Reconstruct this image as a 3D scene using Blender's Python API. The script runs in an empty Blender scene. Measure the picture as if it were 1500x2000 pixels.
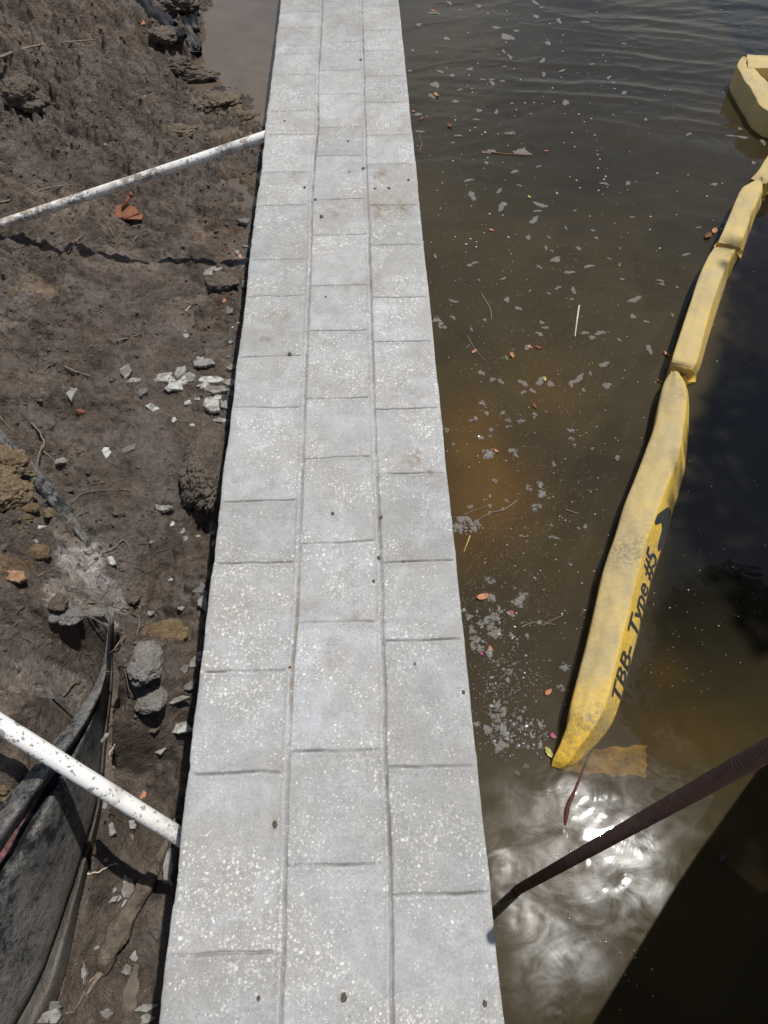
import bpy, bmesh, math, random
import numpy as np
from mathutils import Vector, Matrix, noise as mnoise
random.seed(7); rng = np.random.default_rng(7)
SC = bpy.context.scene; COL = SC.collection

# ------------------------------------------------------------------ camera, sky, sun
FPX = 1387.0; PITCH = math.radians(55.64); YAW = math.radians(1.79); EYE = 1.5
F = np.array([math.sin(YAW)*math.cos(PITCH), math.cos(YAW)*math.cos(PITCH), -math.sin(PITCH)])
R = np.array([math.cos(YAW), -math.sin(YAW), 0.0]); U = np.cross(R, F); EY = np.array([0, 0, EYE])
cam = bpy.data.cameras.new('camera'); co = bpy.data.objects.new('camera', cam); COL.objects.link(co)
cam.sensor_fit = 'VERTICAL'; cam.sensor_height = 24; cam.sensor_width = 18; cam.lens = FPX/2000*24
cam.clip_start = 0.02; cam.clip_end = 500
co.matrix_world = Matrix(((R[0], U[0], -F[0], 0), (R[1], U[1], -F[1], 0), (R[2], U[2], -F[2], EYE), (0, 0, 0, 1)))
SC.camera = co
SUN = np.array([0.27584, 0.15182, 0.94914])
EL = math.asin(SUN[2]); AZ = math.atan2(SUN[0], SUN[1])
w = bpy.data.worlds.new('World'); SC.world = w; w.use_nodes = True
nt = w.node_tree; nt.nodes.clear()
sky = nt.nodes.new('ShaderNodeTexSky'); sky.sky_type = 'NISHITA'; sky.sun_disc = False
sky.sun_elevation = EL; sky.sun_rotation = AZ
# thin clouds over the blue
tc = nt.nodes.new('ShaderNodeTexCoord'); nz = nt.nodes.new('ShaderNodeTexNoise'); nz.inputs['Scale'].default_value = 3.2
nz.inputs['Detail'].default_value = 7; nz.inputs['Roughness'].default_value = .55
rp = nt.nodes.new('ShaderNodeValToRGB'); rp.color_ramp.elements[0].position = .5; rp.color_ramp.elements[1].position = .72
mx = nt.nodes.new('ShaderNodeMix'); mx.data_type = 'RGBA'; mx.inputs['B'].default_value = (6.5, 6.7, 7.0, 1)
bg = nt.nodes.new('ShaderNodeBackground'); bg.inputs['Strength'].default_value = 0.08
wo = nt.nodes.new('ShaderNodeOutputWorld'); L = nt.links.new
sz = nt.nodes.new('ShaderNodeSeparateXYZ'); L(tc.outputs['Generated'], sz.inputs[0]); ml = nt.nodes.new('ShaderNodeMath'); ml.operation = 'MULTIPLY_ADD'
L(sz.outputs[2], ml.inputs[0]); ml.inputs[1].default_value = -.34; ml.inputs[2].default_value = .24; ad = nt.nodes.new('ShaderNodeMath'); ad.operation = 'ADD'   # clouds thicken low in the sky
L(tc.outputs['Generated'], nz.inputs['Vector']); L(nz.outputs['Fac'], ad.inputs[0]); L(ml.outputs[0], ad.inputs[1]); L(ad.outputs[0], rp.inputs['Fac']); L(rp.outputs['Color'], mx.inputs['Factor'])
L(sky.outputs['Color'], mx.inputs['A']); L(mx.outputs['Result'], bg.inputs['Color']); L(bg.outputs['Background'], wo.inputs['Surface'])
sl = bpy.data.lights.new('sun', 'SUN'); sl.energy = 4.2; sl.angle = math.radians(0.53); sl.color = (1, .965, .91)
so = bpy.data.objects.new('sun', sl); COL.objects.link(so)
so.rotation_euler = Vector(SUN).to_track_quat('Z', 'Y').to_euler(); so.location = (3, 2, 8)
SC.view_settings.view_transform = 'Standard'; SC.view_settings.look = 'None'
SC.view_settings.exposure = 0.0; SC.view_settings.gamma = 1.0
SC.cycles.max_bounces = 6; SC.cycles.transparent_max_bounces = 12

# ------------------------------------------------------------------ helpers
WL = -0.5          # river level
PL = -0.60         # puddle level
def ray(px, py): return F + R*(px-750)/FPX - U*(py-1000)/FPX
def at(px, py, z):
    r = ray(px, py); return EY + r*((z-EYE)/r[2])
def dep(px, py, d): return EY + ray(px, py)*d
def tag(o, label=None, cat=None, group=None, kind=None):
    if label: o['label'] = label
    if cat: o['category'] = cat
    if group: o['group'] = group
    if kind: o['kind'] = kind
    return o
def empty(name, loc=(0, 0, 0)):
    o = bpy.data.objects.new(name, None); COL.objects.link(o); o.location = loc; o.empty_display_size = .05; return o
def mesh(name, V, Fc, mat, parent=None, smooth=True, loc=None):
    me = bpy.data.meshes.new(name); me.from_pydata([tuple(v) for v in V], [], [tuple(int(i) for i in f) for f in Fc]); me.update()
    if smooth: me.polygons.foreach_set('use_smooth', [True]*len(me.polygons))
    if mat: me.materials.append(mat)
    o = bpy.data.objects.new(name, me); COL.objects.link(o)
    if loc is not None: o.location = loc
    if parent:
        o.parent = parent
        if loc is None: o.location = -Vector(parent.location)
    return o
def recenter(o):
    """put the origin of a one-mesh thing at its base"""
    me = o.data; n = len(me.vertices); a = np.empty(n*3); me.vertices.foreach_get('co', a); a = a.reshape(-1, 3)
    c = np.array([a[:, 0].mean(), a[:, 1].mean(), a[:, 2].min()]); a -= c
    me.vertices.foreach_set('co', a.ravel()); me.update(); o.location = Vector(o.location)+Vector(c); return o
def grid(name, xs, ys, Z, mat, X=None, Y=None, parent=None):
    nx, ny = len(xs), len(ys)
    if X is None: X, Y = np.meshgrid(xs, ys)
    me = bpy.data.meshes.new(name); V = np.stack([X, Y, Z], -1).reshape(-1, 3)
    i = np.arange(ny-1)[:, None]*nx+np.arange(nx-1)[None]; q = np.stack([i, i+1, i+nx+1, i+nx], -1).reshape(-1)
    nf = (nx-1)*(ny-1)
    me.vertices.add(len(V)); me.vertices.foreach_set('co', V.ravel())
    me.loops.add(nf*4); me.loops.foreach_set('vertex_index', q.astype(np.int32))
    me.polygons.add(nf); me.polygons.foreach_set('loop_start', np.arange(nf, dtype=np.int32)*4)
    me.polygons.foreach_set('loop_total', np.full(nf, 4, np.int32)); me.polygons.foreach_set('use_smooth', np.ones(nf, bool))
    me.update(calc_edges=True); me.validate(); me.materials.append(mat)
    o = bpy.data.objects.new(name, me); COL.objects.link(o)
    if parent: o.parent = parent
    return o
def attr(o, name, vals):
    a = o.data.attributes.new(name, 'FLOAT', 'POINT'); a.data.foreach_set('value', np.asarray(vals, np.float32).ravel())
def cattr(o, name, rgb):
    a = o.data.attributes.new(name, 'FLOAT_COLOR', 'POINT'); r = np.ones((len(rgb), 4), np.float32); r[:, :3] = rgb
    a.data.foreach_set('color', r.ravel())
def hsh(ix, iy, s):
    h = (ix.astype(np.int64)*374761393+iy.astype(np.int64)*668265263+s*974634777) & 0xffffffff
    h = ((h ^ (h >> 13))*1274126177) & 0xffffffff
    return ((h ^ (h >> 16)) & 0xffffff)/float(0xffffff)
def vn(x, y, s=0):
    x = np.asarray(x, float); y = np.asarray(y, float)
    ix = np.floor(x); iy = np.floor(y); fx = x-ix; fy = y-iy
    fx = fx*fx*fx*(fx*(fx*6-15)+10); fy = fy*fy*fy*(fy*(fy*6-15)+10); ix = ix.astype(np.int64); iy = iy.astype(np.int64)
    a = hsh(ix, iy, s); b = hsh(ix+1, iy, s); c = hsh(ix, iy+1, s); d = hsh(ix+1, iy+1, s)
    return (a*(1-fx)+b*fx)*(1-fy)+(c*(1-fx)+d*fx)*fy
def fbm(x, y, o=5, s=0, g=.5):
    t = 0; a = 1; n = 0
    for k in range(o):
        c, sn = math.cos(k*.7), math.sin(k*.7)
        t = t+a*(vn((x*c-y*sn)*2**k+k*17.3, (x*sn+y*c)*2**k-k*9.1, s+k)*2-1); n += a; a *= g
    return t/n
def ridge(x, y, o=4, s=0):
    t = 0; a = 1; n = 0
    for k in range(o):
        t = t+a*(1-abs(vn(x*2**k+k*7.7, y*2**k+k*3.3, s+k)*2-1)); n += a; a *= .55
    return t/n
def worley(x, y, s=0):
    ix = np.floor(x).astype(np.int64); iy = np.floor(y).astype(np.int64); f1 = np.full(np.shape(x), 9.); f2 = f1.copy(); idv = np.zeros(np.shape(x))
    for dx in (-1, 0, 1):
        for dy in (-1, 0, 1):
            cx = ix+dx; cy = iy+dy; h = hsh(cx, cy, s)
            d = np.hypot(cx+h-x, cy+hsh(cx, cy, s+5)-y); m = d < f1
            f2 = np.where(m, f1, np.minimum(f2, d)); idv = np.where(m, h, idv); f1 = np.minimum(f1, d)
    return f1, f2, idv
def sstep(a, b, x): t = np.clip((x-a)/(b-a), 0, 1); return t*t*(3-2*t)

class MB:
    def __init__(s): s.V = []; s.F = []
    def add(s, V, Fc): n = len(s.V); s.V += [tuple(v) for v in V]; s.F += [tuple(i+n for i in f) for f in Fc]
    def box(s, c, d, M=None):
        p = [(x*d[0]/2, y*d[1]/2, z*d[2]/2) for x in (-1, 1) for y in (-1, 1) for z in (-1, 1)]
        if M: p = [M @ Vector(q) for q in p]
        s.add([(q[0]+c[0], q[1]+c[1], q[2]+c[2]) for q in p], [(0, 1, 3, 2), (4, 6, 7, 5), (0, 4, 5, 1), (2, 3, 7, 6), (0, 2, 6, 4), (1, 5, 7, 3)])
    def tube(s, P, rad, n=8, cap=True, jit=0, flat=1.0, seed=0):
        P = [Vector(p) for p in P]; k = len(P); rad = rad if hasattr(rad, '__len__') else [rad]*k; V = []
        up = Vector((0, 0, 1)); 
        for i, p in enumerate(P):
            t = (P[min(i+1, k-1)]-P[max(i-1, 0)]).normalized(); a = t.cross(up)
            if a.length < .05: a = t.cross(Vector((1, 0, 0)))
            a.normalize(); b = a.cross(t)
            for j in range(n):
                th = j*2*math.pi/n; rr = rad[i]*(1+jit*mnoise.noise(p*30+Vector((math.cos(th), math.sin(th), seed))*1.3))
                V.append(p+a*math.cos(th)*rr+b*math.sin(th)*rr*flat)
        Fc = [(i*n+j, i*n+(j+1) % n, (i+1)*n+(j+1) % n, (i+1)*n+j) for i in range(k-1) for j in range(n)]
        if cap: Fc += [tuple(range(n))[::-1], tuple((k-1)*n+j for j in range(n))]
        s.add(V, Fc)
    def build(s, name, mat, parent=None, smooth=True): return mesh(name, s.V, s.F, mat, parent, smooth)

def spline(P, m=6):
    P = np.array(P, float); n = len(P); out = []
    for i in range(n-1):
        p0 = P[max(i-1, 0)]; p1 = P[i]; p2 = P[i+1]; p3 = P[min(i+2, n-1)]
        for j in range(m):
            t = j/m; out.append(.5*((2*p1)+(-p0+p2)*t+(2*p0-5*p1+4*p2-p3)*t*t+(-p0+3*p1-3*p2+p3)*t**3))
    out.append(P[-1]); return np.array(out)

# ---- node helper
class NT:
    def __init__(s, name):
        s.m = bpy.data.materials.new(name); s.m.use_nodes = True; s.t = s.m.node_tree; s.t.nodes.clear()
        s.out = s.n('OutputMaterial'); s.pos = s.n('NewGeometry').outputs['Position']; s.tex = s.n('TexCoord').outputs['Object']
    def n(s, k, **kw):
        nd = s.t.nodes.new('ShaderNode'+k)
        for a, v in kw.items(): setattr(nd, a, v)
        return nd
    def set(s, inp, v):
        if v is None: return
        if hasattr(v, 'links'): s.t.links.new(v, inp)
        else:
            if isinstance(v, tuple) and len(v) == 3 and inp.type == 'RGBA': v = v+(1,)
            inp.default_value = v
    def noise(s, sc, det=4, rough=.55, vec=None, dist=0, color=False):
        n = s.n('TexNoise'); s.set(n.inputs['Vector'], vec or s.pos); n.inputs['Scale'].default_value = sc; n.inputs['Detail'].default_value = det
        n.inputs['Roughness'].default_value = rough; n.inputs['Distortion'].default_value = dist; return n.outputs['Color' if color else 'Fac']
    def vor(s, sc, feat='F1', vec=None, out='Distance', rnd=1):
        n = s.n('TexVoronoi', feature=feat); s.set(n.inputs['Vector'], vec or s.pos); n.inputs['Scale'].default_value = sc
        n.inputs['Randomness'].default_value = rnd; return n.outputs[out] if out else n
    def ramp(s, v, *st):
        n = s.n('ValToRGB'); s.set(n.inputs['Fac'], v); e = n.color_ramp.elements
        while len(e) < len(st): e.new(.5)
        for k, (p, c) in enumerate(st):
            e[k].position = p; c = (c, c, c) if not isinstance(c, tuple) else c; e[k].color = c+(1,)
        return n.outputs['Color']
    def mix(s, f, a, b, mode='MIX'):
        n = s.n('Mix', data_type='RGBA', blend_type=mode); s.set(n.inputs['Factor'], f); s.set(n.inputs['A'], a); s.set(n.inputs['B'], b); return n.outputs['Result']
    def math(s, op, a, b=None, c=None):
        n = s.n('Math', operation=op); s.set(n.inputs[0], a); s.set(n.inputs[1], b); s.set(n.inputs[2], c); return n.outputs[0]
    def vmath(s, op, a, b):
        n = s.n('VectorMath', operation=op); s.set(n.inputs[0], a); s.set(n.inputs[1], b); return n.outputs[0]
    def attr(s, name, col=False): return s.n('Attribute', attribute_name=name).outputs['Color' if col else 'Fac']
    def bump(s, h, st=.5, d=.01, nrm=None):
        n = s.n('Bump'); s.set(n.inputs['Height'], h); n.inputs['Strength'].default_value = st; n.inputs['Distance'].default_value = d; s.set(n.inputs['Normal'], nrm); return n.outputs['Normal']
    def pbr(s, col, rough=.8, nrm=None, spec=.5, metal=0, **kw):
        p = s.n('BsdfPrincipled'); s.set(p.inputs['Base Color'], col); s.set(p.inputs['Roughness'], rough); s.set(p.inputs['Normal'], nrm)
        s.set(p.inputs['Specular IOR Level'], spec); s.set(p.inputs['Metallic'], metal)
        for k, v in kw.items(): s.set(p.inputs[k.replace('_', ' ')], v)
        s.t.links.new(p.outputs[0], s.out.inputs['Surface']); return s.m
    def objrand(s): return s.n('ObjectInfo').outputs['Random']

# ------------------------------------------------------------------ materials
def m_concrete_cap():
    t = NT('weathered_concrete')
    big = t.noise(3.2, 5, .6); mid = t.noise(14, 6, .65); fine = t.noise(160, 5, .7); wv = t.noise(6, 4, .6, dist=1.5)
    c = t.ramp(mid, (.3, (.278, .282, .285)), (.5, (.33, .333, .334)), (.7, (.39, .394, .398)))
    c = t.mix(t.ramp(big, (.42, 0.), (.62, .75)), c, (.30, .286, .262))          # beige areas
    c = t.mix(t.ramp(wv, (.56, 0.), (.63, .6)), c, (.37, .375, .385))              # pale bluish laitance
    c = t.mix(.55, c, t.ramp(fine, (.25, .6), (.5, 1.), (.75, 1.3)), 'MULTIPLY'); c = t.mix(.5, c, t.ramp(t.noise(36, 6, .8), (.3, .75), (.7, 1.2)), 'MULTIPLY')
    pit = t.vor(75, out=None); pc = t.ramp(pit.outputs['Distance'], (.10, .0), (.16, 1.))
    pm = t.ramp(t.noise(5, 3, .6, vec=t.vmath('ADD', t.pos, (5., 3., 0.))), (.52, 1.), (.66, .0))
    c = t.mix(t.math('MULTIPLY', t.math('SUBTRACT', 1., pc), t.math('SUBTRACT', 1., pm)), c, (.16, .15, .135))
    # exposed shell aggregate
    dv = t.vmath('ADD', t.pos, t.vmath('MULTIPLY', t.noise(110, 2, .5, color=True), (.007, .007, 0.)))
    mask = t.math('ADD', t.noise(4.3, 4, .62), t.math('MULTIPLY', t.noise(17, 2, .5), .22))
    def chips(sc, seed, lo, hi, rad):
        v = t.vor(sc, vec=t.vmath('ADD', dv, (seed, seed*1.7, 0.)), out=None)
        sep = t.n('SeparateColor'); t.set(sep.inputs[0], v.outputs['Color'])
        r = t.math('MULTIPLY', t.ramp(mask, (lo, 0.), (hi, 1.)), t.math('MULTIPLY', sep.outputs[0], rad))
        return t.math('MULTIPLY', t.math('SUBTRACT', r, v.outputs['Distance']), 12.), sep.outputs[1]
    a, ra = chips(105., 0., .44, .69, .49); b, rb = chips(180., 3., .38, .66, .50); d, rd = chips(270., 7., .35, .64, .50)
    for k, rr, st_ in ((d, rd, .45), (b, rb, .85), (a, ra, 1.)):
        n = t.n('Clamp'); t.set(n.inputs[0], k)
        c = t.mix(t.math('MULTIPLY', n.outputs[0], st_), c, t.ramp(rr, (0., (.42, .405, .37)), (.6, (.53, .52, .49)), (1., (.63, .62, .59))))
    c = t.mix(1., c, t.ramp(t.attr('tone'), (0., (.93, .93, .925)), (.5, (1.04, 1.035, 1.02)), (1., (1.13, 1.135, 1.14))), 'MULTIPLY')
    sm = t.noise(8, 6, .72, dist=.7); c = t.mix(t.ramp(sm, (.56, 0.), (.66, .35)), c, (.235, .22, .195))
    dirt = t.attr('dirt'); st = t.attr('stain')
    c = t.mix(t.math('MULTIPLY', dirt, .9), c, (.125, .12, .11))
    c = t.mix(t.math('MULTIPLY', st, t.ramp(t.noise(60, 5, .75), (.4, .25), (.6, 1.))), c, (.20, .145, .095))
    h = t.math('ADD', t.math('MULTIPLY', fine, .5), t.math('MULTIPLY', t.noise(420, 3, .6), .4))
    nr = t.bump(t.math('ADD', h, t.math('MULTIPLY', mid, .8)), .4, .003)
    return t.pbr(c, t.ramp(mid, (.3, .82), (.7, .95)), nr, .2)
def m_wall():
    t = NT('rough_wall_concrete'); c = t.ramp(t.noise(9, 6, .65), (.3, (.16, .16, .155)), (.7, (.30, .30, .30)))
    return t.pbr(c, .9, t.bump(t.noise(60, 5, .7), .6, .01))
def m_ground():
    t = NT('wet_brown_mud'); tint = t.attr('tint', True); wet = t.attr('wet')
    a = t.noise(7, 6, .65); b = t.noise(45, 6, .7); f = t.noise(230, 4, .7)
    c = t.ramp(a, (.3, (.058, .042, .031)), (.5, (.112, .084, .063)), (.7, (.175, .138, .108)))
    c = t.mix(t.ramp(t.noise(3.1, 5, .6), (.5, 0.), (.65, .5)), c, (.165, .142, .128))
    dd = t.vmath('ADD', t.pos, t.vmath('MULTIPLY', t.noise(30, 3, .6, color=True), (.04, .04, .0)))
    for sc_, k_ in ((23., .15), (61., .25)):
        vv = t.vor(sc_, out=None, vec=dd); sp = t.n('SeparateColor'); t.set(sp.inputs[0], vv.outputs['Color']); c = t.mix(k_, c, t.ramp(sp.outputs[0], (0., .55), (.6, 1.), (1., 1.6)), 'MULTIPLY')
    c = t.mix(1., c, tint, 'MULTIPLY')
    c = t.mix(.5, c, t.ramp(b, (.3, .45), (.5, 1.), (.7, 1.6)), 'MULTIPLY')
    c = t.mix(.5, c, t.ramp(f, (.3, .45), (.7, 1.55)), 'MULTIPLY'); crust = t.noise(5.5, 7, .68, dist=.8)
    c = t.mix(t.ramp(crust, (.54, 0.), (.61, .55)), c, (.175, .148, .127)); c = t.mix(t.ramp(crust, (.38, .65), (.45, 0.)), c, (.045, .033, .025))
    v = t.vor(85, out=None); sep = t.n('SeparateColor'); t.set(sep.inputs[0], v.outputs['Color'])
    g = t.math('SUBTRACT', t.math('MULTIPLY', t.ramp(sep.outputs[0], (.78, 0.), (1., 1.)), .17), v.outputs['Distance'])
    n = t.n('Clamp'); t.set(n.inputs[0], t.math('MULTIPLY', g, 30.)); c = t.mix(n.outputs[0], c, (.42, .38, .33))
    c = t.mix(t.math('MULTIPLY', wet, .45), c, (.035, .028, .022))
    h = t.math('ADD', t.math('MULTIPLY', b, 1.), t.math('MULTIPLY', f, .35))
    vv = t.vor(95, 'SMOOTH_F1'); h = t.math('SUBTRACT', h, t.math('MULTIPLY', vv, .45))
    h = t.math('ADD', h, t.math('MULTIPLY', t.noise(110, 5, .75), .5)); nr = t.bump(h, .9, .011); nr = t.bump(t.noise(20, 6, .7), 1., .03, nr)
    r = t.ramp(t.math('SUBTRACT', t.noise(26, 4, .7), t.math('MULTIPLY', wet, .3)), (.3, .34), (.6, .8))
    return t.pbr(c, r, nr, .45)
def m_clod(name, c1, c2, bs=70, rough=.9):
    t = NT(name); p = t.tex; a = t.noise(22, 6, .7, vec=p); b = t.noise(bs*2, 5, .75, vec=p)
    c = t.ramp(a, (.3, c1), (.7, c2)); c = t.mix(.8, c, t.ramp(b, (.3, .5), (.7, 1.45)), 'MULTIPLY')
    v = t.vor(bs, 'SMOOTH_F1', vec=p); h = t.math('SUBTRACT', b, t.math('MULTIPLY', v, .8))
    return t.pbr(c, rough, t.bump(h, 1., .012), .25)
def m_water():
    t = NT('murky_river_water')
    base = t.ramp(t.noise(1.1, 3, .5), (.35, (.047, .037, .018)), (.65, (.070, .054, .023)))
    base = t.mix(t.attr('clear'), base, (.014, .0135, .009)); brn = t.attr('brown_patch'); base = t.mix(brn, base, (.17, .088, .018))  # water colour right of the boom also carries painted tree shade
    base = t.mix(.5, base, t.ramp(t.noise(5., 5, .6, dist=1.), (.3, .7), (.7, 1.3)), 'MULTIPLY')
    film = t.attr('film'); calm = t.attr('chop')
    h1 = t.noise(9, 3, .5, dist=.6); h2 = t.noise(30, 3, .5)
    nr = t.bump(t.math('MULTIPLY', h1, t.math('ADD', .25, t.math('MULTIPLY', calm, .45))), .35, .012)
    nr = t.bump(t.math('MULTIPLY', h2, t.math('ADD', .12, t.math('MULTIPLY', calm, .4))), .16, .004, nr)
    sw = t.noise(7, 4, .6, vec=t.vmath('MULTIPLY', t.pos, (1., 1.5, 1.)), dist=1.7)
    rough = .035; fmix = t.math('MULTIPLY', film, t.ramp(sw, (.36, .15), (.52, .6), (.62, 1.)))
    d = t.n('BsdfDiffuse'); t.set(d.inputs['Color'], base)
    tr = t.n('BsdfTransparent'); tr.inputs[0].default_value = (1, .93, .78, 1)
    m1 = t.n('MixShader'); m1.inputs[0].default_value = .62; t.t.links.new(tr.outputs[0], m1.inputs[1]); t.t.links.new(d.outputs[0], m1.inputs[2])
    gl = t.n('BsdfGlossy'); t.set(gl.inputs['Roughness'], rough); t.set(gl.inputs['Normal'], nr); gl.inputs['Color'].default_value = (1, 1, 1, 1)
    g2 = t.n('BsdfGlossy'); g2.inputs['Roughness'].default_value = .30; t.set(g2.inputs['Normal'], nr); g2.inputs['Color'].default_value = (1, 1, 1, 1)
    gm = t.n('MixShader'); t.set(gm.inputs[0], fmix); t.t.links.new(gl.outputs[0], gm.inputs[1]); t.t.links.new(g2.outputs[0], gm.inputs[2])
    fr = t.n('Fresnel'); fr.inputs['IOR'].default_value = 1.36; t.set(fr.inputs['Normal'], nr)
    m2 = t.n('MixShader'); t.t.links.new(fr.outputs[0], m2.inputs[0]); t.t.links.new(m1.outputs[0], m2.inputs[1]); t.t.links.new(gm.outputs[0], m2.inputs[2])
    t.t.links.new(m2.outputs[0], t.out.inputs['Surface']); return t.m
def m_puddle():
    t = NT('silty_puddle_water'); c = t.ramp(t.noise(4, 4, .6, dist=1.), (.3, (.09, .067, .048)), (.7, (.12, .092, .067)))
    return t.pbr(c, .08, t.bump(t.noise(14, 3, .5), .12, .004), .5)
def m_foam():
    t = NT('dirty_foam'); v = t.vor(230, vec=t.tex)
    c = t.ramp(t.noise(60, 3, .6, vec=t.tex), (.3, (.36, .33, .285)), (.7, (.66, .63, .58)))
    nr = t.bump(v, .8, .004); d = t.n('BsdfPrincipled'); t.set(d.inputs['Base Color'], c); d.inputs['Roughness'].default_value = .18; t.set(d.inputs['Normal'], nr)
    tr = t.n('BsdfTransparent'); m = t.n('MixShader'); t.set(m.inputs[0], t.ramp(t.noise(120, 4, .7, vec=t.tex), (.38, .18), (.62, .78)))
    t.t.links.new(tr.outputs[0], m.inputs[1]); t.t.links.new(d.outputs[0], m.inputs[2]); t.t.links.new(m.outputs[0], t.out.inputs['Surface']); return t.m
def m_bubble():
    t = NT('bubble_film'); d = t.n('BsdfGlossy'); d.inputs['Roughness'].default_value = .13; d.inputs['Color'].default_value = (1, 1, 1, 1)
    tr = t.n('BsdfTransparent'); tr.inputs[0].default_value = (.93, .93, .93, 1)
    lw = t.n('LayerWeight'); lw.inputs[0].default_value = .25; m = t.n('MixShader'); t.set(m.inputs[0], t.math('ADD', .28, t.math('MULTIPLY', lw.outputs['Facing'], .3)))
    t.t.links.new(tr.outputs[0], m.inputs[1]); t.t.links.new(d.outputs[0], m.inputs[2]); t.t.links.new(m.outputs[0], t.out.inputs['Surface']); return t.m
def m_simple(name, c, rough=.8, var=.35, sc=40, bump=.4, spec=.4, metal=0, dist=.004):
    t = NT(name); f = t.noise(sc, 5, .65, vec=t.tex)
    cc = t.mix(1., tuple(c), t.ramp(f, (.3, 1-var), (.7, 1+var)), 'MULTIPLY')
    if 'concrete' in name: cc = t.mix(t.ramp(t.noise(24, 5, .7), (.47, 0.), (.58, .75)), cc, (.13, .105, .083))
    return t.pbr(cc, rough, t.bump(t.noise(sc*3, 4, .7, vec=t.tex), bump, dist), spec, metal)
def m_pipe():
    t = NT('mud_spattered_white_plastic'); c = t.mix(t.ramp(t.noise(5, 4, .6), (.45, 0.), (.7, .5)), (.82, .81, .78), (.72, .69, .62))
    v = t.vor(120, out=None, vec=t.vmath('ADD', t.pos, t.vmath('MULTIPLY', t.noise(90, 3, .6, color=True), (.016, .016, .016)))); sep = t.n('SeparateColor'); t.set(sep.inputs[0], v.outputs['Color'])
    s = t.math('SUBTRACT', t.math('MULTIPLY', t.math('POWER', sep.outputs[0], 2.2), .52), v.outputs['Distance'])
    n = t.n('Clamp'); t.set(n.inputs[0], t.math('MULTIPLY', s, 25.)); c = t.mix(n.outputs[0], c, (.30, .29, .27))
    v = t.vor(38, out=None, vec=t.vmath('ADD', t.pos, t.vmath('MULTIPLY', t.noise(60, 3, .6, color=True), (.03, .03, .03)))); sep = t.n('SeparateColor'); t.set(sep.inputs[0], v.outputs['Color'])
    s = t.math('SUBTRACT', t.math('MULTIPLY', t.math('POWER', sep.outputs[0], 1.8), .40), v.outputs['Distance'])
    n = t.n('Clamp'); t.set(n.inputs[0], t.math('MULTIPLY', s, 25.)); c = t.mix(n.outputs[0], c, (.33, .315, .29))
    mud = t.math('MULTIPLY', t.attr('mud'), t.ramp(t.noise(35, 6, .75), (.42, 0.), (.55, 1.)))
    c = t.mix(mud, c, t.ramp(t.noise(15, 3, .6), (.4, (.17, .15, .13)), (.6, (.36, .29, .21))))
    return t.pbr(c, t.mix(mud, (.35, .35, .35), (.9, .9, .9)), t.bump(mud, .5, .003), .45)
def m_boom():
    t = NT('yellow_vinyl_fabric'); side = t.attr('clean'); pos = t.pos
    n1 = t.noise(7, 6, .65); n2 = t.noise(35, 6, .75, dist=.5)
    top = t.ramp(n1, (.3, (.38, .30, .155)), (.5, (.47, .365, .165)), (.7, (.55, .41, .15)))
    yel = t.ramp(n1, (.3, (.64, .40, .03)), (.7, (.80, .52, .05)))
    f = t.math('ADD', side, t.math('MULTIPLY', t.math('SUBTRACT', n2, .5), 1.1))
    n = t.n('Clamp'); t.set(n.inputs[0], f); c = t.mix(n.outputs[0], top, yel)
    gr = t.attr('grime'); g = t.math('MULTIPLY', gr, t.ramp(t.noise(80, 6, .8), (.36, 1.), (.60, 0.)))
    c = t.mix(t.math('MULTIPLY', g, .75), c, (.17, .15, .12))
    c = t.mix(t.ramp(t.noise(3.1, 6, .7), (.54, 0.), (.7, .45)), c, (.36, .32, .25))
    sp = t.math('MULTIPLY', t.ramp(t.noise(120, 4, .8), (.66, 0.), (.72, 1.)), .55); c = t.mix(sp, c, (.09, .07, .045))
    wv = t.math('ADD', t.math('SINE', t.math('MULTIPLY', t.n_sep(0), 1900.)), t.math('SINE', t.math('MULTIPLY', t.n_sep(1), 1900.)))
    h = t.math('ADD', t.math('MULTIPLY', wv, .03), t.noise(30, 6, .7)); nr = t.bump(h, .55, .008)
    return t.pbr(c, .62, nr, .35)
def _sep(self, k):
    if not hasattr(self, '_s'): self._s = self.n('SeparateXYZ'); self.set(self._s.inputs[0], self.pos)
    return self._s.outputs[k]
NT.n_sep = _sep
def m_fabric():
    t = NT('dusty_black_geotextile'); dust = t.attr('dust'); a = t.noise(13, 6, .7, dist=.6); b = t.noise(120, 4, .7)
    m = t.math('ADD', a, t.math('ADD', t.math('MULTIPLY', dust, .42), t.math('MULTIPLY', b, .2)))
    m = t.math('ADD', m, t.math('MULTIPLY', t.math('SUBTRACT', t.noise(55, 5, .8), .5), .55)); c = t.ramp(m, (.53, (.009, .010, .013)), (.64, (.03, .031, .034)), (.71, (.12, .117, .112)), (.92, (.24, .225, .205)))
    c = t.mix(t.math('MULTIPLY', t.ramp(dust, (.7, 0.), (1., 1.)), .8), c, (.13, .108, .088)); ck = t.vor(26, 'DISTANCE_TO_EDGE', vec=t.vmath('ADD', t.vmath('MULTIPLY', t.pos, (1., .45, 1.)), t.vmath('MULTIPLY', t.noise(25, 4, .7, color=True), (.05, .05, .05))))
    c = t.mix(t.ramp(ck, (0., .75), (.035, 0.)), c, (.015, .014, .013))
    c = t.mix(.5, c, t.ramp(b, (.3, .6), (.7, 1.4)), 'MULTIPLY')
    return t.pbr(c, .75, t.bump(t.math('ADD', b, t.math('ADD', t.noise(300, 2, .6), t.noise(40, 5, .75))), .9, .006), .35)
def m_rebar():
    t = NT('rusty_steel'); c = t.ramp(t.noise(60, 6, .7), (.3, (.035, .018, .013)), (.6, (.10, .045, .03)), (.8, (.16, .075, .045)))
    return t.pbr(c, .6, t.bump(t.noise(200, 4, .7), .5, .002), .5, .25)
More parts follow.
